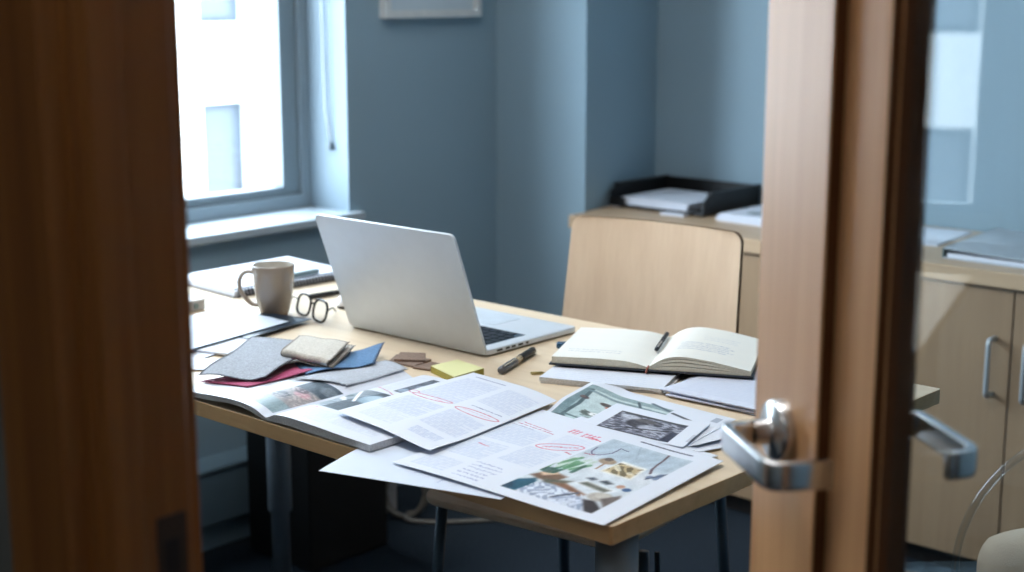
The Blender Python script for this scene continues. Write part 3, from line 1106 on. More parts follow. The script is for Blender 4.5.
def pen(name, label, p0, p1, r, mats, clip=True, cat='pen'):
    """p0 = cap / button end, p1 = writing end"""
    a, b2 = Vector(p0), Vector(p1)
    L = (b2 - a).length
    t = thing(name, label, cat, tuple(a))
    d = (b2 - a).normalized()
    cuts = [0.0, 0.03, 0.36, 0.44, 0.55, 0.93, 1.0]
    mb = MB(); mb.tube([a, a + d * L * 0.02, a + d * L * 0.38, a + d * L * 0.42], lambda q: r * (0.7 if q < 0.05 else 1.02), 12)
    mb.build('cap', mats[0], t, smooth=True)
    mb = MB(); mb.tube([a + d * L * 0.41, a + d * L * 0.58], r * 0.92, 12); mb.build('barrel', mats[1], t, smooth=True)
    mb = MB(); mb.tube([a + d * L * 0.57, a + d * L * 0.6, a + d * L * 0.9, a + d * L * 0.96, b2], lambda q: r * (1.02 if q < 0.8 else (0.75 if q < 0.9 else 0.3)), 12)
    mb.build('grip', mats[2], t, smooth=True)
    if clip:
        s = d.cross(Vector((0, 0, 1))).normalized()
        mb = MB(); mb.obox(a + d * L * 0.20 + s * r * 0.5 + Vector((0, 0, r * 1.15)), d * L * 0.16, s * r * 0.28, Vector((0, 0, r * 0.18)))
        mb.build('clip', M['steel'], t)
    return t


pen('ballpoint_pen', 'grey and black ballpoint pen between laptop and open notebook', (-0.548, 0.412, TZ + 0.0066), (-0.600, 0.553, TZ + 0.0066), 0.0064, (M['pengrey'], M['penclear'], M['black']))
pen('ballpoint_pen', 'dark blue pen end peeking out from under the open notebook', (-0.594, 0.604, TZ + 0.0064), (-0.478, 0.690, TZ + 0.0064), 0.0062, (M['penblue'], M['penblue'], M['black']), False)
pen('ballpoint_pen', 'slim black pen lying behind the eyeglasses', (-1.215, 0.585, TZ + 0.0056), (-1.200, 0.722, TZ + 0.0056), 0.0054, (M['black'], M['black'], M['black']), False)

# mouse
t = thing('computer_mouse', 'white computer mouse half hidden behind the laptop lid', 'mouse', (-1.105, 0.615, TZ))
mb = MB()
gx = []
for i in range(13):
    row = []
    for j in range(25):
        a = 2 * math.pi * j / 24
        h = i / 12
        rr = math.cos(h * math.pi / 2) ** 0.5 if i < 12 else 0
        row.append((-1.105 + 0.030 * rr * math.cos(a), 0.615 + 0.050 * rr * math.sin(a), TZ + 0.006 + 0.022 * math.sin(h * math.pi / 2)))
    gx.append(row)
rings = [[mb.bm.verts.new(p) for p in r[:-1]] for r in gx[:-1]] + [[mb.bm.verts.new(gx[-1][0])]]
for a, c in zip(rings, rings[1:]):
    for j in range(24):
        if len(c) == 1: mb._f([a[j], a[(j + 1) % 24], c[0]])
        else: mb._f([a[j], a[(j + 1) % 24], c[(j + 1) % 24], c[j]])
mb._f(rings[0][::-1])
mb.build('shell', M['boxtop'], t, smooth=True)
mb = MB(); mb.prism([(-1.105 + 0.029 * math.cos(a), 0.615 + 0.049 * math.sin(a)) for a in [2 * math.pi * j / 24 for j in range(24)]], TZ, TZ + 0.0059)
mb.build('base', M['black'], t)

# spiral notebook + marker
t = thing('spiral_notebook', 'white spiral bound notebook at far left desk corner', 'notebook', (-1.44, 0.66, TZ))
nq = [(-1.560, 0.512), (-1.338, 0.497), (-1.322, 0.800), (-1.562, 0.818)]
mb = MB(); mb.prism([(-1.563, 0.509), (-1.336, 0.494), (-1.320, 0.803), (-1.565, 0.821)], TZ + 0.0003, TZ + 0.0018); mb.build('back_cover', M['dkgrey'], t)
mb = MB(); mb.prism(nq, TZ + 0.0019, TZ + 0.0128); mb.build('pages', [M['paper']], t, 0.0008)
mb = MB()
for k in range(38):
    f = (k + 0.5) / 38
    x = -1.338 + 0.016 * f; y = 0.497 + 0.303 * f
    c = Vector((x + 0.001, y, TZ + 0.0092))
    pts = [c + Vector((0.0085 * math.cos(a), 0.0006 * a, 0.0088 * math.sin(a))) for a in [2 * math.pi * j / 14 for j in range(14)]]
    mb.tube(pts, 0.0017, 6, up=(0, 1, 0), closed=True)
mb.build('spiral', M['coil'], t, smooth=True)
mb = MB(); mb.obox((-1.358, 0.666, TZ + 0.0182), (0.0075, 0.0008, 0), (-0.003, 0.066, 0), (0, 0, 0.0052))
o = tag(mb.build('marker_pen', M['marker'], None, 0.003, 3), 'flat grey green marker lying on the spiral notebook', 'marker')

# small grey box at far left
t = thing('small_box', 'small pale grey box with round dark button beside door frame', 'box', (-1.38, 0.3, TZ))
mb = MB(); mb.box(-1.46, -1.293, 0.19, 0.394, TZ + 0.0003, TZ + 0.0185); mb.build('case', M['greybox'], t, 0.002)
mb = MB(); mb.box(-1.461, -1.292, 0.189, 0.395, TZ + 0.0186, TZ + 0.0225); mb.build('lid', M['boxtop'], t, 0.001)
mb = MB(); mb.lathe([(0, 0.002), (0.0052, 0.002), (0.0058, 0)], (-1.293, 0.372, TZ + 0.010), 18, axis='x'); mb.build('button', M['marker'], t)

# ================================================================== FOLDERS AT THE LEFT
LFG = None
mb = MB(); mb.prism([(-1.19, 0.06), (-0.966, 0.088), (-1.012, 0.300), (-1.22, 0.27)], TZ + 0.0003, TZ + 0.0022)
t = mb.build('document_folder', [M['paper'], M['darkedge']])
for p in t.data.polygons:
    if abs(p.normal.z) < 0.5: p.material_index = 1
tag(t, 'flat white folder with dark edge, lowest of pile left of swatches', 'folder')
mb = MB(); mb.prism([(-1.10, 0.150), (-0.962, 0.192), (-1.003, 0.285), (-1.13, 0.25)], TZ + 0.0024, TZ + 0.0068)
tag(mb.build('booklet', [M['paper']], None, 0.001), 'small thick white booklet sticking out under the large pale folder', 'booklet')
mb = MB(); mb.prism([(-1.12, 0.262), (-1.018, 0.278), (-1.052, 0.452), (-1.16, 0.432)], TZ + 0.0070, TZ + 0.0082)
tag(mb.build('folder_card', M['darkcard'], None), 'glossy dark card peeking out between pale folder and grey swatch', 'card')


def z_folder(X, Y, U, V):
    return TZ + 0.0105 + 0.003 * sm(0.5, 1, V) * (1 - sm(0.6, 1.0, U))


FQ = [(-1.200, 0.080), (-1.010, 0.115), (-1.058, 0.405), (-1.232, 0.378)]
def p_folder(pg):
    pg.c[:] = (190, 198, 210)
    pg.text(0.1, 0.3, 0.9, 0.8, (168, 178, 196), 0.3, 0.006)
    pg.blend(((pg.U > 0.992) | (pg.V < 0.010)).astype(float), (36, 66, 78))
o = sheet('document_folder', 'large pale folder with dark teal edge, topmost at left of desk', FQ, z_folder, p_folder, res=0.0015, cat='folder', thick=0.0022)
o.data.materials.append(M['darkedge'])
o.modifiers['thickness'].material_offset_rim = 1
sheet('paper_sheet', 'white sheet corner showing between folders and the pink swatch', [(-1.02, 0.03), (-0.895, 0.128), (-0.955, 0.175), (-1.03, 0.12)], TZ + 0.0026, None, res=0.004)

# ================================================================== MAGAZINE
mag = thing('magazine', 'open magazine with photo pages, half covered by fabric swatches', 'magazine', (-0.62, 0.155, TZ))
MX, MY0, MY1 = -0.622, 0.000, 0.292


def mag_top(side, u):
    """u: 0 at the spine, 1 at the outer edge"""
    if side == 'L':
        xs = [0, .05, .12, .22, .38, .6, .85, 1]
        zs = [.0035, .0105, .0150, .0180, .0185, .0155, .0110, .0080]
    else:
        xs = [0, .04, .10, .2, .4, .7, 1]
        zs = [.0035, .0115, .0150, .0165, .0158, .0132, .0115]
    return TZ + cur(u, xs, zs)


def mag_bot(side, u):
    if side == 'L':
        return TZ + cur(u, [0, .08, .2, .4, .65, 1], [.0012, .0045, .0105, .0115, .006, .0030])
    return TZ + cur(u, [0, .2, .5, 1], [.0020, .0040, .0026, .0022])


MWL, MWR = 0.212, 0.216


def ph_cars(im):                              # right page: car interior detail
    im.fill((176, 186, 198), (120, 134, 146))
    im.poly([(0.35, 0.0), (1, 0.0), (1, 1), (0.6, 1), (0.4, 0.5)], (66, 80, 92))
    im.blob(0.72, 0.66, 0.26, 0.22, (150, 176, 194))
    im.blob(0.72, 0.72, 0.18, 0.13, (178, 200, 214))
    im.poly([(0.0, 0.55), (0.35, 0.35), (0.4, 0.42), (0.05, 0.66)], (226, 230, 236))
    im.poly([(0.05, 0.1), (0.3, 0.05), (0.34, 0.3), (0.1, 0.4)], (150, 164, 176))
    im.blob(0.2, 0.62, 0.09, 0.08, (58, 84, 92))
    im.line([(0.12, 0.9), (0.55, 0.45)], (236, 240, 244), 0.04)
    im.speckle(0, 0, 0.4, 0.6, (90, 104, 112), 0.5, 22, 26, 0.4)


def ph_strip(im):
    im.fill((70, 82, 98), (60, 72, 86))
    im.blob(0.2, 0.15, 0.2, 0.12, (150, 168, 190)); im.blob(0.45, 0.5, 0.3, 0.10, (140, 150, 168)); im.blob(0.6, 0.75, 0.28, 0.09, (150, 158, 176))
    im.speckle(0, 0.3, 1, 1, (170, 178, 194), 0.6, 26, 60, 0.35)


def p_magR(pg):
    pg.photo(0.05, 0.24, 0.42, 0.60, ph_cars)
    pg.photo(0.27, 0.66, 0.45, 0.95, ph_strip)
    pg.text(0.06, 0.64, 0.24, 0.95, (176, 186, 206), 0.35)
    pg.text(0.48, 0.08, 0.9, 0.93, (176, 186, 206), 0.45)
    pg.text(0.10, 0.05, 0.45, 0.20, (176, 186, 206), 0.4)
    pg.scrawl(0.04, 0.69, 0.14, 0.67, (196, 60, 84)); pg.scrawl(0.16, 0.66, 0.44, 0.585, (180, 50, 74), 0.0008)
    pg.scrawl(0.39, 0.49, 0.45, 0.47, (196, 60, 84)); pg.scrawl(0.10, 0.22, 0.20, 0.215, (206, 90, 104), 0.0008)


def ph_left(im):
    im.fill((128, 142, 152), (120, 130, 140))
    im.poly([(0, 0), (1, 0), (1, 0.26), (0, 0.26)], (136, 156, 164))
    im.poly([(0, 0.24), (1, 0.27), (1, 0.68), (0, 0.68)], (150, 146, 148))
    im.blob(0.75, 0.38, 0.3, 0.10, (60, 66, 76)); im.blob(0.4, 0.55, 0.3, 0.08, (190, 150, 158)); im.blob(0.6, 0.62, 0.25, 0.07, (96, 84, 92))
    im.speckle(0, 0.30, 1, 0.66, (204, 190, 190), 0.6, 18, 50, 0.3)
    im.poly([(0, 0.68), (1, 0.68), (1, 1), (0, 1)], (72, 84, 96))
    im.blob(0.2, 0.86, 0.3, 0.1, (110, 120, 130))


def p_magL(pg):                               # u runs from the spine outwards
    pg.photo(0.03, 0.06, 0.30, 0.52, ph_left)
    pg.text(0.4, 0.06, 0.9, 0.5, (190, 198, 212), 0.3)
    pg.text(0.05, 0.58, 0.9, 0.94, (188, 196, 210), 0.35)
    pg.blend(1 - sm(0.0, 0.03, pg.U), (200, 206, 216), 0.6)


def mag_half(side, wdt, paint):
    pg = Page(wdt, MY1 - MY0, 0.0014)
    paint(pg)
    sg = -1 if side == 'L' else 1
    X = MX + sg * pg.U * wdt
    Y = MY0 + pg.V * (MY1 - MY0)
    Z = mag_top(side, pg.U)
    pos = np.stack([X, Y, Z], -1)
    col = pg.c
    if side == 'L':
        pos, col = pos[::-1], col[::-1]
    leaf = surf('open_page', pos, col, M['gloss'], mag)
    # the block of pages below it
    mb = MB()
    n = 26
    lay = []
    for k in range(n + 1):
        u = k / n
        x = MX + sg * u * wdt
        zt, zb = float(mag_top(side, np.array(u))) - 0.0003, float(mag_bot(side, np.array(u)))
        zb = min(zb, zt - 0.0008)
        lay.append([(x, MY0, zb), (x, MY0, zt), (x, MY1, zt), (x, MY1, zb)])
    vr = [[mb.bm.verts.new(p) for p in r] for r in lay]
    for a, c in zip(vr, vr[1:]):
        for j in range(4):
            mb._f([a[j], a[(j + 1) % 4], c[(j + 1) % 4], c[j]])
    mb._f(vr[0]); mb._f(vr[-1][::-1])
    mb.build('page_block', M['paperedge'], mag)


mag_half('L', MWL, p_magL)
mag_half('R', MWR, p_magR)

# ================================================================== LOOSE SHEETS
SH = None


def p_sketch(pg):
    pg.c[:] = pg.c * 0.0 + np.array((204, 214, 230))
    for k in range(5):
        pg.stroke([(0.45 + 0.03 * k, 0.2), (0.6 + 0.05 * k, 0.55 - 0.03 * k), (0.95, 0.6 + 0.02 * k)], (150, 168, 204), 0.0012, 0.6)
    pg.stroke([(0.5, 0.35), (0.9, 0.34)], (120, 140, 186), 0.0012, 0.7)
    pg.stroke([(0.62, 0.1), (0.66, 0.6)], (130, 150, 190), 0.001, 0.6)


aL, aR = Vector((-0.407, -0.088)), Vector((-0.155, -0.018))
au = (aR - aL).normalized(); av = Vector((-au.y, au.x))
AQ = [tuple(aL), tuple(aR), tuple(aR + av * 0.205), tuple(aL + av * 0.205)]
def z_A(X, Y, U, V):
    return TZ + 0.0006 - 0.10 * np.clip(-0.01 - Y, 0, 1) ** 1.4
sheet('paper_sheet', 'plain sheet with faint pencil sketch hanging over the front desk edge', AQ, z_A, p_sketch, 'loose article proofs')


def p_C(pg):
    t = (168, 180, 210)
    pg.text(0.08, 0.52, 0.50, 0.90, t, 0.6); pg.text(0.58, 0.64, 0.94, 0.90, t, 0.55)
    pg.text(0.08, 0.24, 0.50, 0.46, t, 0.55); pg.text(0.56, 0.08, 0.95, 0.44, t, 0.5) if False else None
    pg.text(0.12, 0.07, 0.48, 0.46, t, 0.35); pg.text(0.56, 0.22, 0.94, 0.46, t, 0.6); pg.text(0.62, 0.09, 0.90, 0.17, t, 0.75)
    pg.stroke([(0.12, 0.945), (0.48, 0.94)], (110, 120, 160), 0.0016, 0.8)
    pg.scrawl(0.62, 0.575, 0.92, 0.60, (84, 92, 140), 0.0008, 14, 0.008)
    red = (190, 54, 86)
    pg.loop(0.27, 0.505, 0.21, 0.022, red, 0.0011, 0.06)
    pg.loop(0.045, 0.515, 0.05, 0.020, red, 0.0010)
    pg.scrawl(0.30, 0.505, 0.44, 0.50, (206, 110, 140), 0.0007, 8, 0.006)
    pg.loop(0.755, 0.515, 0.20, 0.030, red, 0.0011, 0.12)
    pg.scrawl(0.62, 0.51, 0.88, 0.53, (206, 120, 150), 0.0007, 12, 0.010, 0.6)


def z_C(X, Y, U, V):
    over = 1 - sm(-0.440, -0.335, X)
    return TZ + 0.0072 + 0.0092 * over + 0.006 * (1 - U) * (1 - V) * over + 0.002 * np.sin(U * 3.1) * (1 - over) + 0.004 * (1 - sm(0, .3, V)) * (1 - over)


CQ = [(-0.531, 0.052), (-0.331, 0.037), (-0.365, 0.335), (-0.548, 0.350)]
sheet('paper_sheet', 'article sheet with two red pencil circles resting half on the magazine', CQ, z_C, p_C, 'loose article proofs')


def ph_room(im):                             # the sitting room photo on the spread
    im.fill((206, 214, 222), (196, 206, 216))
    im.poly([(0, 0.62), (1, 0.66), (1, 1), (0, 1)], (172, 188, 202), soft=0.06)
    im.poly([(0, 0.45), (1, 0.5), (1, 0.72), (0, 0.70)], (212, 218, 226), 0.8, soft=0.08)
    im.poly([(0.0, 0.0), (0.16, 0.0), (0.2, 0.16), (0.12, 0.22), (0.0, 0.14)], (32, 78, 98))
    im.poly([(0.0, 0.0), (0.10, 0.0), (0.06, 0.07), (0.0, 0.1)], (28, 52, 72))
    im.poly([(0.02, 0.24), (0.10, 0.36), (0.32, 0.34), (0.28, 0.22), (0.12, 0.22)], (108, 82, 66))
    im.poly([(0.05, 0.30), (0.14, 0.38), (0.22, 0.34), (0.12, 0.27)], (206, 176, 150))
    im.poly([(0.18, 0.24), (0.42, 0.31), (0.38, 0.22), (0.24, 0.18)], (92, 92, 80))
    im.poly([(0.28, 0.22), (0.40, 0.26), (0.70, 0.20), (0.66, 0.14), (0.40, 0.20)], (126, 88, 66))
    im.poly([(0.16, 0.03), (0.22, 0.20), (0.46, 0.20), (0.72, 0.15), (0.96, 0.02), (0.92, 0.0), (0.26, 0.0)], (150, 162, 186))
    im.speckle(0.17, 0.0, 0.74, 0.19, (214, 222, 234), 0.9, 46, 52, 0.0)
    im.speckle(0.5, 0.0, 0.92, 0.12, (206, 214, 230), 0.8, 50, 40, 0.05)
    im.line([(0.5, 0.06), (0.62, 0.19)], (70, 78, 96), 0.02)
    im.poly([(0.74, 0.14), (0.92, 0.0), (1, 0.0), (1, 0.08), (0.84, 0.16)], (58, 52, 54))
    im.blob(0.83, 0.22, 0.13, 0.07, (170, 164, 156)); im.blob(0.84, 0.24, 0.09, 0.04, (188, 184, 176))
    im.poly([(0.86, 0.2), (0.96, 0.3), (1, 0.26), (1, 0.1)], (96, 86, 82))
    im.poly([(0.44, 0.30), (0.5, 0.37), (0.87, 0.345), (0.82, 0.28)], (226, 230, 234))
    im.poly([(0.48, 0.315), (0.52, 0.355), (0.82, 0.33), (0.79, 0.285)], (92, 94, 84))
    im.poly([(0.46, 0.40), (0.50, 0.43), (0.56, 0.42), (0.53, 0.39)], (46, 54, 66))
    im.poly([(0.60, 0.405), (0.64, 0.44), (0.74, 0.42), (0.70, 0.39)], (44, 52, 60))
    im.blob(0.83, 0.41, 0.045, 0.03, (180, 140, 120)); im.blob(0.92, 0.39, 0.05, 0.03, (60, 90, 130))
    for k in range(16):
        x = random.uniform(0.0, 0.28); y = random.uniform(0.40, 0.58)
        im.line([(x, y - 0.06), (x + random.uniform(-.05, .08), y + 0.05)], random.choice([(58, 112, 78), (92, 142, 104), (36, 78, 62), (120, 160, 126), (188, 206, 196)]), 0.03, 0.85)
    im.blob(0.08, 0.36, 0.1, 0.05, (40, 74, 66), 0.7)
    im.poly([(0.44, 0.53), (0.46, 0.74), (0.76, 0.73), (0.80, 0.53)], (234, 234, 230))
    im.poly([(0.46, 0.55), (0.48, 0.71), (0.73, 0.70), (0.77, 0.55)], (184, 166, 130))
    im.speckle(0.46, 0.55, 0.76, 0.71, (96, 86, 64), 0.85, 34, 44, 0.15)
    im.speckle(0.46, 0.55, 0.76, 0.71, (226, 220, 200), 0.7, 24, 30, 0.5)
    im.blob(0.35, 0.68, 0.1, 0.05, (150, 132, 112)); im.blob(0.33, 0.71, 0.05, 0.03, (90, 80, 76)); im.line([(0.36, 0.66), (0.38, 0.55)], (150, 120, 100), 0.015)
    im.line([(0.71, 1.0), (0.75, 0.9), (0.77, 0.82), (0.80, 0.74), (0.85, 0.68)], (92, 70, 80), 0.016)
    im.blob(0.97, 0.66, 0.05, 0.06, (110, 124, 150)); im.blob(0.9, 0.63, 0.04, 0.03, (120, 134, 160)); im.line([(0.9, 0.6), (1.0, 0.72)], (70, 82, 104), 0.02)
    im.line([(0.36, 1.0), (0.52, 0.82)], (150, 166, 182), 0.012, 0.6)


def p_B(pg):
    t = (172, 186, 214)
    pg.text(0.04, 0.52, 0.27, 0.74, t, 0.6); pg.text(0.05, 0.26, 0.24, 0.48, t, 0.6); pg.text(0.28, 0.33, 0.45, 0.56, t, 0.6)
    pg.text(0.05, 0.05, 0.22, 0.20, t, 0.55)
    pg.text(0.31, 0.60, 0.47, 0.80, t, 0.3)
    pg.photo(0.485, 0.075, 0.905, 0.905, ph_room)
    red = (204, 36, 74)
    pg.scrawl(0.06, 0.80, 0.24, 0.775, (186, 70, 104), 0.0009, 16, 0.006); pg.scrawl(0.05, 0.775, 0.26, 0.755, (176, 60, 96), 0.0009, 16, 0.006)
    pg.scrawl(0.03, 0.75, 0.17, 0.74, (120, 110, 150), 0.0008, 10, 0.006)
    pg.loop(0.385, 0.638, 0.105, 0.042, red, 0.0011, 0.66)
    pg.scrawl(0.325, 0.592, 0.445, 0.685, (206, 60, 96), 0.0010, 14, 0.016)
    pg.scrawl(0.10, 0.435, 0.16, 0.425, (196, 70, 104), 0.0013, 6, 0.008)
    # handwritten red capitals
    for row, (u0, v0) in enumerate(((0.285, 0.862), (0.280, 0.828))):
        for k in range(8):
            if k == 3: continue
            u = u0 + k * 0.0195 + row * 0.006 + random.uniform(-.002, .002); v = v0 - k * 0.001 + random.uniform(-.003, .003)
            g = [[(0, 0), (0, 1), (0, .5), (.7, .5), (.7, 1), (.7, 0)], [(0, 1), (.8, 1), (.4, 1), (.4, 0)], [(.4, 0), (0, .5), (.4, 1), (.8, .5), (.4, 0)], [(0, 0), (0, 1), (.7, .8), (0, .5), (.7, 0)]][(k * 7 + row * 3) % 4]
            pg.stroke([(u + a * 0.013 + b3 * 0.003, v + b3 * 0.020) for a, b3 in g], (206, 60, 96), 0.0010, 0.8)
    pg.scrawl(0.40, 0.845, 0.47, 0.83, red, 0.0014, 8, 0.012)
    # marks over the photo
    pg.stroke([(0.50, 0.76), (0.51, 0.70), (0.53, 0.67), (0.56, 0.68), (0.59, 0.74), (0.585, 0.82)], (70, 50, 90), 0.0013, 0.9)
    pg.stroke([(0.585, 0.82), (0.63, 0.81)], (60, 54, 90), 0.0013, 0.9)
    pg.scrawl(0.50, 0.655, 0.56, 0.665, (150, 30, 60), 0.0012, 4, 0.01); pg.scrawl(0.44, 0.60, 0.47, 0.595, (180, 40, 70), 0.0014, 3, 0.01)
    # blue handwriting, front left
    for k in range(6):
        pg.scrawl(0.25 + 0.003 * k, 0.24 - k * 0.036, 0.39 + 0.006 * (k % 3), 0.235 - k * 0.036, (120, 132, 182), 0.0008, 14, 0.014, 0.75)
    pg.scrawl(0.60, 0.965, 0.86, 0.965, (52, 56, 78), 0.0024, 18, 0.003, 0.9); pg.stroke([(0.60, 0.966), (0.86, 0.966)], (60, 64, 86), 0.0016, 0.75)


def z_B(X, Y, U, V):
    return TZ + 0.0040 + 0.003 * sm(0.75, 1.0, U) * V + 0.0012 * np.sin(U * 6) * (1 - V) - 0.02 * np.clip(-Y, 0, 1) * 0


BQ = [(-0.349, -0.014), (-0.004, -0.010), (-0.028, 0.268), (-0.362, 0.298)]
sheet('paper_sheet', 'large printed spread with living room photo at the near desk corner', BQ, z_B, p_B, 'loose article proofs', res=0.00115)
sheet('paper_sheet', 'white sheet peeking out behind the spread with living room photo', [(-0.30, 0.06), (-0.06, 0.05), (-0.052, 0.292), (-0.30, 0.312)], TZ + 0.0030, None, 'loose article proofs', res=0.004)


def ph_pool(im):
    im.fill((176, 196, 200), (196, 210, 212))
    im.poly([(0, 0), (0.10, 0.0), (0.13, 0.2), (0.08, 1), (0, 1)], (110, 132, 138))
    im.poly([(0.0, 0.0), (0.22, 0.0), (0.16, 0.10), (0.06, 0.08)], (66, 84, 92))
    im.line([(0.12, 0.05), (0.16, 0.4), (0.06, 1.0)], (74, 92, 98), 0.03)
    im.poly([(0.0, 0.88), (1, 0.9), (1, 1), (0, 1)], (140, 160, 164))
    im.poly([(0.05, 0.80), (1, 0.78), (1, 0.84), (0.05, 0.85)], (120, 140, 146))
    im.blob(0.12, 0.60, 0.06, 0.05, (78, 70, 74)); im.blob(0.10, 0.61, 0.03, 0.03, (110, 84, 80))
    im.blob(0.38, 0.63, 0.08, 0.05, (80, 72, 70)); im.blob(0.47, 0.57, 0.08, 0.04, (186, 116, 92)); im.blob(0.44, 0.62, 0.05, 0.03, (60, 56, 58))
    im.blob(0.33, 0.28, 0.08, 0.06, (92, 100, 96)); im.blob(0.45, 0.30, 0.12, 0.06, (232, 236, 238)); im.blob(0.52, 0.22, 0.08, 0.05, (170, 160, 140)); im.blob(0.66, 0.27, 0.05, 0.04, (150, 110, 90))
    im.speckle(0.25, 0.15, 0.75, 0.36, (90, 100, 100), 0.6, 40, 60, 0.35)
    im.line([(0.15, 0.12), (0.85, 0.08), (0.93, 0.4)], (96, 118, 122), 0.025)
    im.line([(0.95, 0.0), (0.97, 0.55)], (110, 130, 134), 0.03)


def p_D(pg):
    pg.photo(0.03, 0.04, 0.64, 0.84, ph_pool)
    pg.stroke([(0.40, 0.80), (0.45, 0.70)], (60, 76, 84), 0.003, 0.9)
    m = Img(pg.U, pg.V)
    pg.stroke([(0.48, 0.86), (0.62, 0.79)], (80, 96, 110), 0.004, 0.9); pg.stroke([(0.66, 0.76), (0.80, 0.70)], (56, 60, 70), 0.004, 0.9)
    pg.rect(0.90, 0.80, 0.945, 0.92, (150, 160, 178), 0.8)


DQ = [(-0.352, 0.285), (-0.105, 0.272), (-0.129, 0.450), (-0.397, 0.468)]
sheet('paper_sheet', 'printed sheet with pale teal interior photo behind the large spread', DQ, lambda X, Y, U, V: TZ + 0.0021 + 0.0075 * (1 - sm(0.05, 0.30, U)) * sm(0.05, 0.4, V), p_D, 'loose article proofs')


def ph_bw(im):
    im.fill((110, 112, 126), (96, 98, 110))
    im.speckle(0, 0, 1, 1, (176, 180, 194), 0.8, 26, 34, 0.15)
    im.speckle(0, 0, 1, 1, (52, 54, 66), 0.8, 20, 24, 0.35)
    im.blob(0.38, 0.55, 0.16, 0.2, (58, 58, 66), 0.9); im.blob(0.45, 0.75, 0.2, 0.10, (90, 88, 90), 0.9); im.blob(0.2, 0.8, 0.16, 0.12, (200, 206, 218), 0.7); im.blob(0.62, 0.45, 0.2, 0.16, (180, 186, 198), 0.7)
    im.line([(0.35, 0.25), (0.85, 0.5)], (44, 44, 52), 0.03)
    im.poly([(0, 0), (1, 0), (1, 0.05), (0, 0.04)], (50, 50, 58)); im.poly([(0.86, 0), (1, 0), (1, 0.5), (0.9, 0.55)], (52, 56, 74))
    im.poly([(0.1, 0.9), (1, 0.92), (1, 1), (0, 1)], (70, 72, 80))


def p_E(pg):
    pg.photo(0.145, 0.06, 0.84, 0.79, ph_bw)
    pg.rect(0.97, 0.2, 1, 0.5, (150, 156, 170), 0.5)


def z_E(X, Y, U, V):
    return TZ + 0.0034 + 0.005 * sm(0.6, 1, U) * (1 - sm(0.2, 0.7, V)) * 0 + 0.002 * sm(0.7, 1, U)


EQ = [(-0.279, 0.283), (-0.103, 0.284), (-0.137, 0.396), (-0.303, 0.398)]
sheet('paper_sheet', 'sheet with black and white photo lying across the teal photo sheet', EQ, z_E, p_E, 'loose article proofs')
# curled sheets at the right, under the photo sheets
def z_F(X, Y, U, V):
    return TZ + 0.0013 + 0.009 * sm(0.90, 1.0, U) * (0.6 + 0.4 * V)
sheet('paper_sheet', 'curled white sheet rising beside door handle, upper of two', [(-0.26, 0.295), (-0.093, 0.300), (-0.060, 0.425), (-0.25, 0.44)], z_F, None, 'loose article proofs', res=0.004)
sheet('paper_sheet', 'white sheet flat on desk beside door handle, lower of two', [(-0.25, 0.285), (-0.078, 0.287), (-0.040, 0.405), (-0.24, 0.42)], lambda X, Y, U, V: TZ + 0.0007 + 0.003 * sm(0.75, 1.0, U), None, 'loose article proofs', res=0.004)

# sheets stacked under the notebook, right --------------------------------
for k in range(4):
    ang = math.radians((-4, 2, 8, -1)[k])
    cx, cy = -0.278 + (0.012, 0.004, -0.006, -0.010)[k], 0.487 + (0.010, -0.008, 0.002, -0.003)[k]
    u = Vector((math.cos(ang), math.sin(ang))); v = Vector((-u.y, u.x))
    o0 = Vector((cx, cy))
    q = [tuple(o0), tuple(o0 + u * 0.205), tuple(o0 + u * 0.205 + v * 0.265), tuple(o0 + v * 0.265)]
    zk = TZ + 0.0026 + 0.0027 * k
    def z_G(X, Y, U, V, zk=zk, k=k):
        return zk + 0.0020 * (1 - sm(0, 0.35, V)) * (k > 0) * U + 0.0002 * np.sin(U * 7 + k)
    def p_G(pg, k=k):
        pg.c[:] = pg.c * 0 + np.array((208, 215, 232))
        if k == 3:
            pg.text(0.1, 0.08, 0.9, 0.9, (190, 200, 222), 0.45, 0.007)
        pg.rect(0, 0, 1, 0.006, (180, 186, 206))
    sheet('paper_sheet', ['lowest of four loose sheets stacked under the open notebook', 'second lowest of four loose sheets stacked under the open notebook', 'third of four loose sheets stacked under the open notebook, tilted most', 'topmost of four loose sheets stacked under the open notebook'][k],
          q, z_G, p_G, 'sheets stacked under the notebook', res=0.0025, thick=0.0022)

# pad / booklet under the notebook, left ---------------------------------
pad = thing('booklet', 'white stapled booklet under the left half of the open notebook', 'booklet', (-0.39, 0.53, TZ))
ha = math.radians(21.5)
hu = Vector((math.cos(ha), math.sin(ha))); hv = Vector((-hu.y, hu.x)); h0 = Vector((-0.470, 0.416))
HWd, HDp = 0.196, 0.24


def hq(a, c): return tuple(h0 + hu * a + hv * c)


mb = MB(); mb.prism([hq(0.002, 0), hq(HWd + 0.004, 0.002), hq(HWd + 0.004, HDp), hq(0.002, HDp)], TZ + 0.0003, TZ + 0.0030)
mb.build('back_pages', M['paperedge'], pad)
mb = MB()
n = 16
rows_ = []
for k in range(n + 1):
    f = k / n
    zb = TZ + 0.0031 + 0.0016 * float(sm(0.45, 0.85, np.array(f))) - 0.0016 * float(sm(0.9, 1.0, np.array(f)))
    zt = TZ + 0.0098 - 0.001 * f
    rows_.append([(*hq(f * HWd, 0), zb), (*hq(f * HWd, 0), zt), (*hq(f * HWd, HDp), zt), (*hq(f * HWd, HDp), zb)])
vr = [[mb.bm.verts.new(p) for p in r] for r in rows_]
for a, c in zip(vr, vr[1:]):
    for j in range(4): mb._f([a[j], a[(j + 1) % 4], c[(j + 1) % 4], c[j]])
mb._f(vr[0]); mb._f(vr[-1][::-1])
mb.build('pages', M['paperedge'], pad)
pg = Page(HWd, HDp, 0.0014)
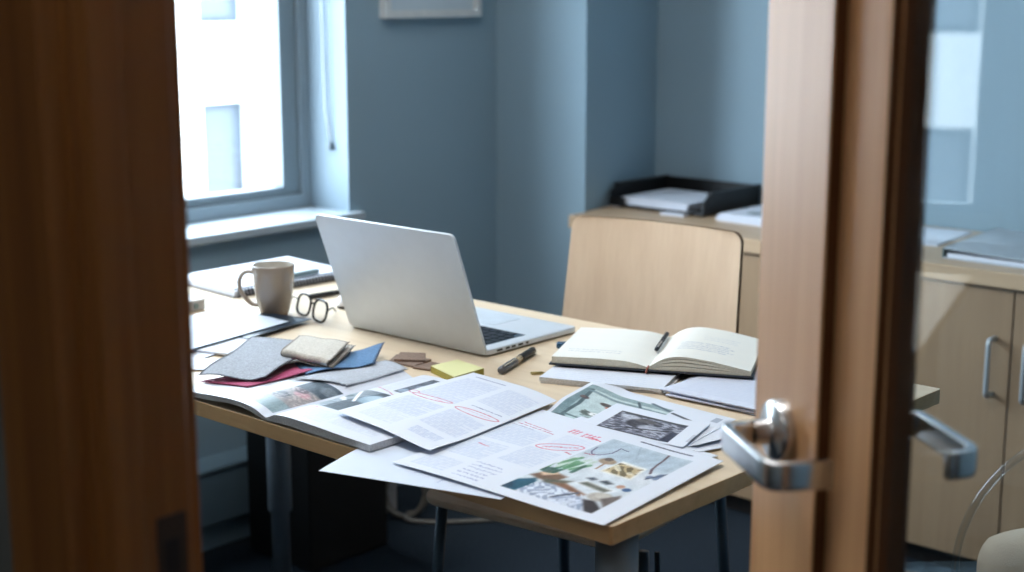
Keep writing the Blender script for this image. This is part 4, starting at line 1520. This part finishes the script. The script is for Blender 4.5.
for k in range(5): pg.scrawl(0.1, 0.22 - k * 0.045, 0.85, 0.21 - k * 0.045, (176, 186, 212), 0.0009, 24, 0.012, 0.5)
X = h0.x + hu.x * pg.U * HWd + hv.x * pg.V * HDp; Y = h0.y + hu.y * pg.U * HWd + hv.y * pg.V * HDp
surf('top_page', np.stack([X, Y, TZ + 0.0101 - 0.001 * pg.U], -1), pg.c, M['print'], pad)

# open notebook ------------------------------------------------------------
NA = math.radians(26.5)
nu = Vector((math.cos(NA), math.sin(NA))); nv = Vector((-nu.y, nu.x)); n0 = Vector((-0.356, 0.548))
NZ = TZ + 0.0163
NW, NH = 0.158, 0.212
nb = thing('notebook', 'open dark covered notebook with handwritten cream pages', 'notebook', (n0.x, n0.y, NZ))


def nq_(a, c): return tuple(n0 + nu * a + nv * c)


mb = MB(); mb.prism([nq_(-NW - 0.004, -0.003), nq_(NW + 0.004, -0.003), nq_(NW + 0.004, NH + 0.003), nq_(-NW - 0.004, NH + 0.003)], NZ - 0.0030, NZ - 0.0003)
mb.build('cover', M['navy'], nb, 0.001)


def note_top(side, u):
    if side < 0:
        return NZ + cur(u, [0, .03, .1, .25, .5, 1], [.0020, .0035, .0070, .0112, .0120, .0105])
    return NZ + cur(u, [0, .03, .1, .22, .36, .6, .85, 1], [.0020, .0080, .0160, .0225, .0240, .0195, .0120, .0075])


def note_paint(pg, side):
    pg.c[:] = pg.c * 0 + np.array((232, 232, 226))
    for k in range(5 if side > 0 else 2):
        v = 0.28 + k * 0.05 if side > 0 else 0.20 + k * 0.06
        u0, u1 = (0.22, 0.72 + 0.05 * (k % 2)) if side > 0 else (0.35, 0.9)
        pg.scrawl(u0, v, u1, v + 0.005, (126, 140, 170), 0.0010, 26, 0.016, 0.8 if side > 0 else 0.5)
    if side > 0:
        for k in range(3):
            pg.scrawl(0.42, 0.62 + 0.05 * k, 0.78, 0.62 + 0.05 * k, (168, 178, 198), 0.0008, 18, 0.012, 0.55)
    for k in range(26):
        pg.stroke([(0.05, 0.05 + k * 0.035), (0.97, 0.05 + k * 0.035)], (206, 212, 216), 0.0006, 0.35)


for side in (-1, 1):
    pg = Page(NW, NH, 0.0012)
    note_paint(pg, side)
    A = side * pg.U * NW
    C_ = pg.V * NH
    pos = np.stack([n0.x + nu.x * A + nv.x * C_, n0.y + nu.y * A + nv.y * C_, note_top(side, pg.U)], -1)
    col = pg.c
    if side < 0: pos, col = pos[::-1], col[::-1]
    surf('open_page', pos, col, M['print'], nb)
    layers = [(0.0, 0.97)] if side < 0 else [(0.0, 0.30), (0.36, 0.56), (0.62, 0.80), (0.85, 0.985)]
    mb = MB()
    for l0, l1 in layers:
        vr = []
        for k in range(31):
            u = k / 30
            T = float(note_top(side, np.array(u))) - NZ
            lift = 1.0
            zb, zt = NZ + T * l0 * lift, NZ + T * l1
            uu = u
            vr.append([mb.bm.verts.new((*nq_(side * uu * NW, c), z)) for c, z in ((0.0005, zb), (0.0005, zt), (NH - 0.0005, zt), (NH - 0.0005, zb))])
        for a, c in zip(vr, vr[1:]):
            for j in range(4): mb._f([a[j], a[(j + 1) % 4], c[(j + 1) % 4], c[j]])
        mb._f(vr[0]); mb._f(vr[-1][::-1])
    mb.build('page_block', M['cream'], nb)
mb = MB(); p = nq_(-0.001, -0.002)
mb.tube([(*nq_(-0.002, 0.004), NZ + 0.004), (*nq_(-0.003, -0.003), NZ + 0.002), (*nq_(-0.004, -0.009), NZ - 0.004)], 0.0016, 8)
mb.build('ribbon', plain('ribbon_red', (150, 84, 70), 0.6), nb)
pa = nq_(-0.004, 0.085); pb = nq_(-0.006, 0.205)
pen('ballpoint_pen', 'dark clip pen lying in the gutter of the open notebook', (*pa, NZ + 0.0112), (*pb, NZ + 0.0112), 0.0036, (M['navy'], M['navy'], M['navy']))

# tiny clip near the booklet
mb = MB()
mb.tube(smooth_path([(-0.513, 0.452, TZ + 0.0012), (-0.500, 0.468, TZ + 0.0012), (-0.494, 0.463, TZ + 0.0012), (-0.510, 0.444, TZ + 0.0012), (-0.517, 0.450, TZ + 0.0012), (-0.504, 0.466, TZ + 0.0012)], 4, 0.3), 0.0011, 6)
mb.tube([(-0.515, 0.447, TZ + 0.0022), (-0.503, 0.462, TZ + 0.0022)], 0.002, 6)
tag(mb.build('paper_clip', M['brass'], smooth=True), 'tiny dull brass clip in front of the white booklet', 'clip')

# sticky notes -------------------------------------------------------------
st = thing('sticky_notes', 'pale yellow sticky note pad in front of the laptop', 'sticky notes', (-0.60, 0.37, TZ))
sq = [(-0.563, 0.322), (-0.568, 0.395), (-0.637, 0.406), (-0.640, 0.348)]
mb = MB(); mb.prism(sq, TZ + 0.0003, TZ + 0.0105)
mb.build('pad', M['yellowedge'], st)
mb = MB()
a = [mb.bm.verts.new((p[0], p[1], TZ + 0.0106 + dz)) for p, dz in zip(sq, (0.0008, 0, 0, 0.0003))]
c = [mb.bm.verts.new((p[0], p[1], TZ + 0.0112 + dz)) for p, dz in zip(sq, (0.0010, 0, 0, 0.0004))]
mb._f(a[::-1]); mb._f(c)
for i in range(4): mb._f([a[i], a[(i + 1) % 4], c[(i + 1) % 4], c[i]])
mb.build('top_note', M['yellow'], st)


# ================================================================== SWATCHES
def swatch(label, quad, zf, color, edge, res=0.0015, teeth=0.0034, group='fabric swatches on the magazine', curl=None, name='fabric_swatch', thick=0.0009, noise=10):
    w = (math.dist(quad[0], quad[1]) + math.dist(quad[3], quad[2])) / 2
    h = (math.dist(quad[1], quad[2]) + math.dist(quad[0], quad[3])) / 2
    pg = Page(w, h, res, color)
    nz = RNG.normal(0, noise, pg.U.shape)
    # woven look: threads along both directions
    nz += (np.sin(np.arange(pg.nx + 1) * 2.1)[:, None] * np.sin(np.arange(pg.ny + 1) * 2.1)[None, :]) * noise * 0.6
    pg.c += nz[..., None]
    d = np.minimum(np.minimum(pg.U, 1 - pg.U) * w, np.minimum(pg.V, 1 - pg.V) * h)
    dash = ((np.arange(pg.nx + 1)[:, None] + np.arange(pg.ny + 1)[None, :]) // 2) % 2
    pg.blend((d < res * 1.3).astype(float) * (0.45 + 0.55 * dash), edge, 0.9)
    U, V = pg.U.copy(), pg.V.copy()
    X, Y = bil(quad, U, V)
    k = np.abs(np.arange(pg.nx + 1) % 4 - 2) / 2
    j = np.abs(np.arange(pg.ny + 1) % 4 - 2) / 2
    cxm, cym = X.mean(), Y.mean()
    for sl, par in (((slice(None), 0), k), ((slice(None), -1), k), ((0, slice(None)), j), ((-1, slice(None)), j)):
        dx, dy = X[sl] - cxm, Y[sl] - cym
        L = np.hypot(dx, dy) + 1e-9
        X[sl] += dx / L * teeth * par; Y[sl] += dy / L * teeth * par
    Z = zf(X, Y, U, V)
    pos = np.stack([X, Y, Z], -1)
    if curl is not None: pos = curl(pos, U, V)
    o = surf(name, pos, pg.c, M['cloth'], thick=thick)
    return tag(o, label, 'swatch', group)


def mag_at(X):
    """height of the ground below the swatches: magazine page, then folders"""
    uL = np.clip((MX - X) / MWL, 0, 1)
    m = mag_top('L', uL)
    return np.where(X < MX - MWL, TZ + 0.006, m)


swatch('pink red fabric swatch under the grey swatch, front left of pile', [(-0.838, 0.049), (-0.738, 0.060), (-0.726, 0.185), (-0.815, 0.21)],
       lambda X, Y, U, V: mag_at(X) * 0 + np.maximum(mag_at(X), TZ + 0.0085) + 0.0024 + 0.004 * sm(0.35, 0.95, V) * sm(0.3, 1, U), (166, 64, 104), (100, 38, 62))
swatch('blue denim swatch with pinked edges beside the laptop', [(-0.792, 0.198), (-0.738, 0.182), (-0.694, 0.292), (-0.742, 0.370)] if False else [(-0.800, 0.205), (-0.716, 0.156), (-0.682, 0.262), (-0.775, 0.372)],
       lambda X, Y, U, V: np.maximum(mag_at(X), TZ + 0.012) + 0.0052 + 0.003 * np.sin(V * 5) * U + 0.005 * sm(0.7, 1, V), (78, 118, 158), (38, 58, 90), noise=14)
swatch('pale grey white swatch on the magazine below the denim swatch', [(-0.715, 0.128), (-0.640, 0.170), (-0.642, 0.296), (-0.690, 0.296)],
       lambda X, Y, U, V: mag_at(X) + 0.0030 + 0.0008 * np.sin(V * 7 + U * 2), (176, 182, 192), (150, 156, 164), noise=8)
swatch('light grey woven swatch draped over folders and magazine', [(-0.836, 0.044), (-0.738, 0.094), (-0.850, 0.315), (-0.968, 0.248)],
       lambda X, Y, U, V: TZ + 0.0225 + 0.006 * np.exp(-((V - 0.45) / 0.22) ** 2) * sm(0.0, 0.9, U) + 0.001 * sm(0.55, 1, V) + 0.0026 * np.sin(U * 6.5 + V * 7) * (1 - 0.5 * V) + 0.004 * sm(0.75, 1, U) * (1 - sm(0.1, 0.5, V)),
       (154, 159, 168), (40, 43, 50), noise=14)


def beige_curl(pos, U, V):
    """the front edge is folded under in a loose roll"""
    f = 0.16
    m = V < f
    out = pos.copy()
    t = np.clip((f - V) / f, 0, 1)
    r = 0.0062
    a = t * math.pi
    # direction of the front
    dirx, diry = -0.10, -0.99
    base = pos[:, np.argmin(abs(V[0] - f))][:, None, :]
    roll = np.stack([base[..., 0] + dirx * r * np.sin(a), base[..., 1] + diry * r * np.sin(a), base[..., 2] - r * (1 - np.cos(a))], -1)
    ext = np.clip(t - 0.75, 0, 1)
    return np.where(m[..., None], roll, out)


swatch('cream beige swatch folded on top of the fabric pile', [(-0.798, 0.172), (-0.696, 0.180), (-0.783, 0.300), (-0.866, 0.268)],
       lambda X, Y, U, V: TZ + 0.0410 - 0.002 * V - 0.004 * sm(0.6, 1, U) + 0.0012 * np.sin(U * 9), (196, 190, 180), (96, 86, 76), curl=beige_curl, noise=10)
swatch('narrow cream swatch edge showing between beige and denim swatches', [(-0.775, 0.185), (-0.702, 0.196), (-0.782, 0.312), (-0.84, 0.30)],
       lambda X, Y, U, V: TZ + 0.0270 + 0.001 * np.sin(U * 9), (176, 170, 162), (60, 56, 54), noise=10)
# leather samples
for q, z0, lab in (([(-0.758, 0.385), (-0.735, 0.345), (-0.680, 0.350), (-0.690, 0.400)], 0.0004, 'brown leather sample, lowest and darkest of three beside denim'),
                   ([(-0.752, 0.388), (-0.725, 0.348), (-0.682, 0.378), (-0.716, 0.412)], 0.0045, 'brown leather sample, topmost of three beside denim'),
                   ([(-0.679, 0.345), (-0.646, 0.352), (-0.651, 0.392), (-0.679, 0.388)], 0.0004, 'small rounded brown leather sample nearest the sticky notes')):
    mb = MB(); mb.prism(q, TZ + z0, TZ + z0 + 0.0038)
    tag(mb.build('leather_sample', M['leather'], None, 0.0012), lab, 'leather sample', 'leather samples by the laptop')

# ================================================================== UNDER THE DESK
t = thing('computer_case', 'tall black box-like computer case on floor under far desk end', 'computer case', (-1.62, 0.95, 0))
mb = MB(); mb.box(-1.742, -1.516, 0.822, 1.065, 0.004, 0.52); mb.build('case', M['pcblack'], t, 0.004)
mb = MB(); mb.box(-1.73, -1.53, 0.835, 1.05, 0.0, 0.0045); mb.build('base', M['black'], t)

mb = MB(); mb.box(-1.715, -1.675, 1.20, 1.25, 0.0003, 0.10)
tag(mb.build('power_adapter', M['greybox'], None, 0.005), 'pale power adapter on floor behind the black computer case', 'adapter')
mb = MB()
loops = []
for k in range(3 * 24 + 1):
    a = 2 * math.pi * k / 24 - math.pi / 2
    r = 0.066 + 0.006 * math.sin(k * 0.31)
    f = k / 72
    loops.append((-1.625 + 0.60 * r * math.cos(a) + 0.012 * f, 1.235 + 0.55 * r * math.cos(a) - 0.020 * f, 0.074 + r * math.sin(a)))
tail = catmull([loops[-1], (-1.59, 1.205, 0.0075), (-1.55, 1.225, 0.0062), (-1.505, 1.265, 0.0062), (-1.45, 1.33, 0.0062), (-1.41, 1.385, 0.0062), (-1.40, 1.46, 0.0062), (-1.44, 1.56, 0.0062)], 8)
mb.tube(loops + tail[1:], 0.0055, 8)
tag(mb.build('power_cable', M['cable'], smooth=True), 'coiled cream power cable trailing across the carpet under desk', 'cable')

# ================================================================== CLEAR CHAIR BEHIND THE GLASS
FX = Vector((0.744, 0.668, 0)); FY = Vector((-0.668, 0.744, 0))      # chair axes: across, away from the door
cc = Vector((0.986, -1.269, 0)) + FX * 0.787 + FY * 1.78
tc = thing('acrylic_chair', 'clear acrylic chair with rounded back beyond the door glass', 'chair', (cc.x, cc.y, 0))


def cp(x, y, z): return cc + FX * x + FY * y + Vector((0, 0, z))


def hoop_half(z):
    return 0.0
ring = []
R_ = 0.215
for k in range(37):
    a = math.pi * k / 36
    ring.append((-R_ * math.cos(a), 0.60 + 0.205 * math.sin(a)))
outline = [(-R_ * 0.93, 0.46)] + ring + [(R_ * 0.93, 0.46)]
mb = MB(); mb.tube([cp(x, 0.02 * abs(x) / R_, z) for x, z in outline], 0.0052, 10, up=tuple(FY)); mb.build('back_rim', M['acrylicrim'], tc, smooth=True)
mb = MB(); vs = [mb.bm.verts.new(cp(x, 0.02 * abs(x) / R_, z)) for x, z in outline]; mb._f(vs); mb.build('backrest', M['acrylic'], tc)
mb = MB(); mb.prism([tuple((cc + FX * x + FY * y)[:2]) for x, y in rrect(0.42, 0.38, 0.06, 6, 0, 0.20)], 0.45, 0.460); mb.build('seat', M['acrylic'], tc, 0.003)
for x, y in ((-0.17, 0.03), (0.17, 0.03), (-0.17, 0.36), (0.17, 0.36)):
    mb = MB(); mb.tube([cp(x * 1.06, y, 0.0), cp(x, y, 0.45)], lambda q: 0.011 + 0.006 * q, 12, up=tuple(FX)); mb.build('leg', M['acrylicrim'], tc, smooth=True)
# cushion standing in it
mb = MB()
nx_, nz_ = 20, 16
for sgn in (0, 1):
    pass
grid = []
for sgn in (-1, 1):
    g = []
    for i in range(nx_ + 1):
        row = []
        for k in range(nz_ + 1):
            a, h = i / nx_ * 2 - 1, k / nz_ * 2 - 1
            puff = (max(0, 1 - abs(a) ** 3) * max(0, 1 - abs(h) ** 3.5)) ** 0.5
            rx = 0.172 * (1 - 0.10 * h ** 4); rz = 0.082 * (1 - 0.22 * a ** 4)
            row.append(mb.bm.verts.new(cp(a * rx + 0.008, 0.085 + 0.03 * h * 0.5 + sgn * 0.045 * puff, 0.546 + h * rz)))
        g.append(row)
    grid.append(g)
for g, rev in zip(grid, (0, 1)):
    for i in range(nx_):
        for k in range(nz_):
            q = [g[i][k], g[i + 1][k], g[i + 1][k + 1], g[i][k + 1]]
            mb._f(q[::-1] if rev else q)
bmesh.ops.remove_doubles(mb.bm, verts=mb.bm.verts, dist=0.0004)
tag(mb.build('cushion', M['cushion'], smooth=True), 'pale cream cushion standing in the clear acrylic chair', 'cushion')

# ================================================================== LIGHT
w = bpy.data.worlds.new('World'); S.world = w
w.use_nodes = True
bg = w.node_tree.nodes['Background']
bg.inputs['Color'].default_value = (0.76, 0.88, 1.0, 1)
bg.inputs['Strength'].default_value = 20.0


def area(name, loc, rot, sx, sy, power, color, portal=False):
    l = bpy.data.lights.new(name, 'AREA'); l.shape = 'RECTANGLE'; l.size = sx; l.size_y = sy; l.energy = power; l.color = color
    if portal: l.cycles.is_portal = True
    o = bpy.data.objects.new(name, l); o.location = loc; o.rotation_euler = rot; COL.objects.link(o)
    return o


area('window_portal', (-2.12, (WY0 + WY1) / 2, (WZ0 + WZ1) / 2), (0, math.radians(-90), 0), WZ1 - WZ0, WY1 - WY0, 1, (1, 1, 1), True)
area('room_fill_light', (-0.6, -0.1, ROOM_TOP - 0.03), (0, 0, 0), 1.2, 0.6, 30, (1.0, 0.97, 0.93))  # unseen light, added as soft fill for the room and door stile
area('hall_fill_light', (0.3, -1.7, ROOM_TOP - 0.03), (0, 0, 0), 0.6, 0.6, 5.0, (1.0, 0.93, 0.85))  # added fill out of view, lifts the door face and front desk edge

# ================================================================== CAMERA
cd = bpy.data.cameras.new('camera')
cam = bpy.data.objects.new('camera', cd); COL.objects.link(cam)
cam.location = (0.986, -1.269, 1.337)
cam.rotation_euler = (math.pi / 2 - math.atan(301 / 1480.0), 0, math.atan2(0.668, 0.744))
cd.sensor_width = 36
cd.lens = 36 * 1480 / 1024.0
cd.clip_start = 0.05
cd.dof.use_dof = True
cd.dof.focus_distance = 2.10
cd.dof.aperture_fstop = 3.6
S.camera = cam
S.view_settings.view_transform = 'Standard'
S.view_settings.look = 'None'
S.view_settings.exposure = 0.0
S.cycles.use_denoising = True
S.cycles.max_bounces = 10
S.cycles.diffuse_bounces = 5
S.cycles.transparent_max_bounces = 12
S.cycles.sample_clamp_indirect = 6.0
S.cycles.caustics_reflective = False
S.cycles.caustics_refractive = False
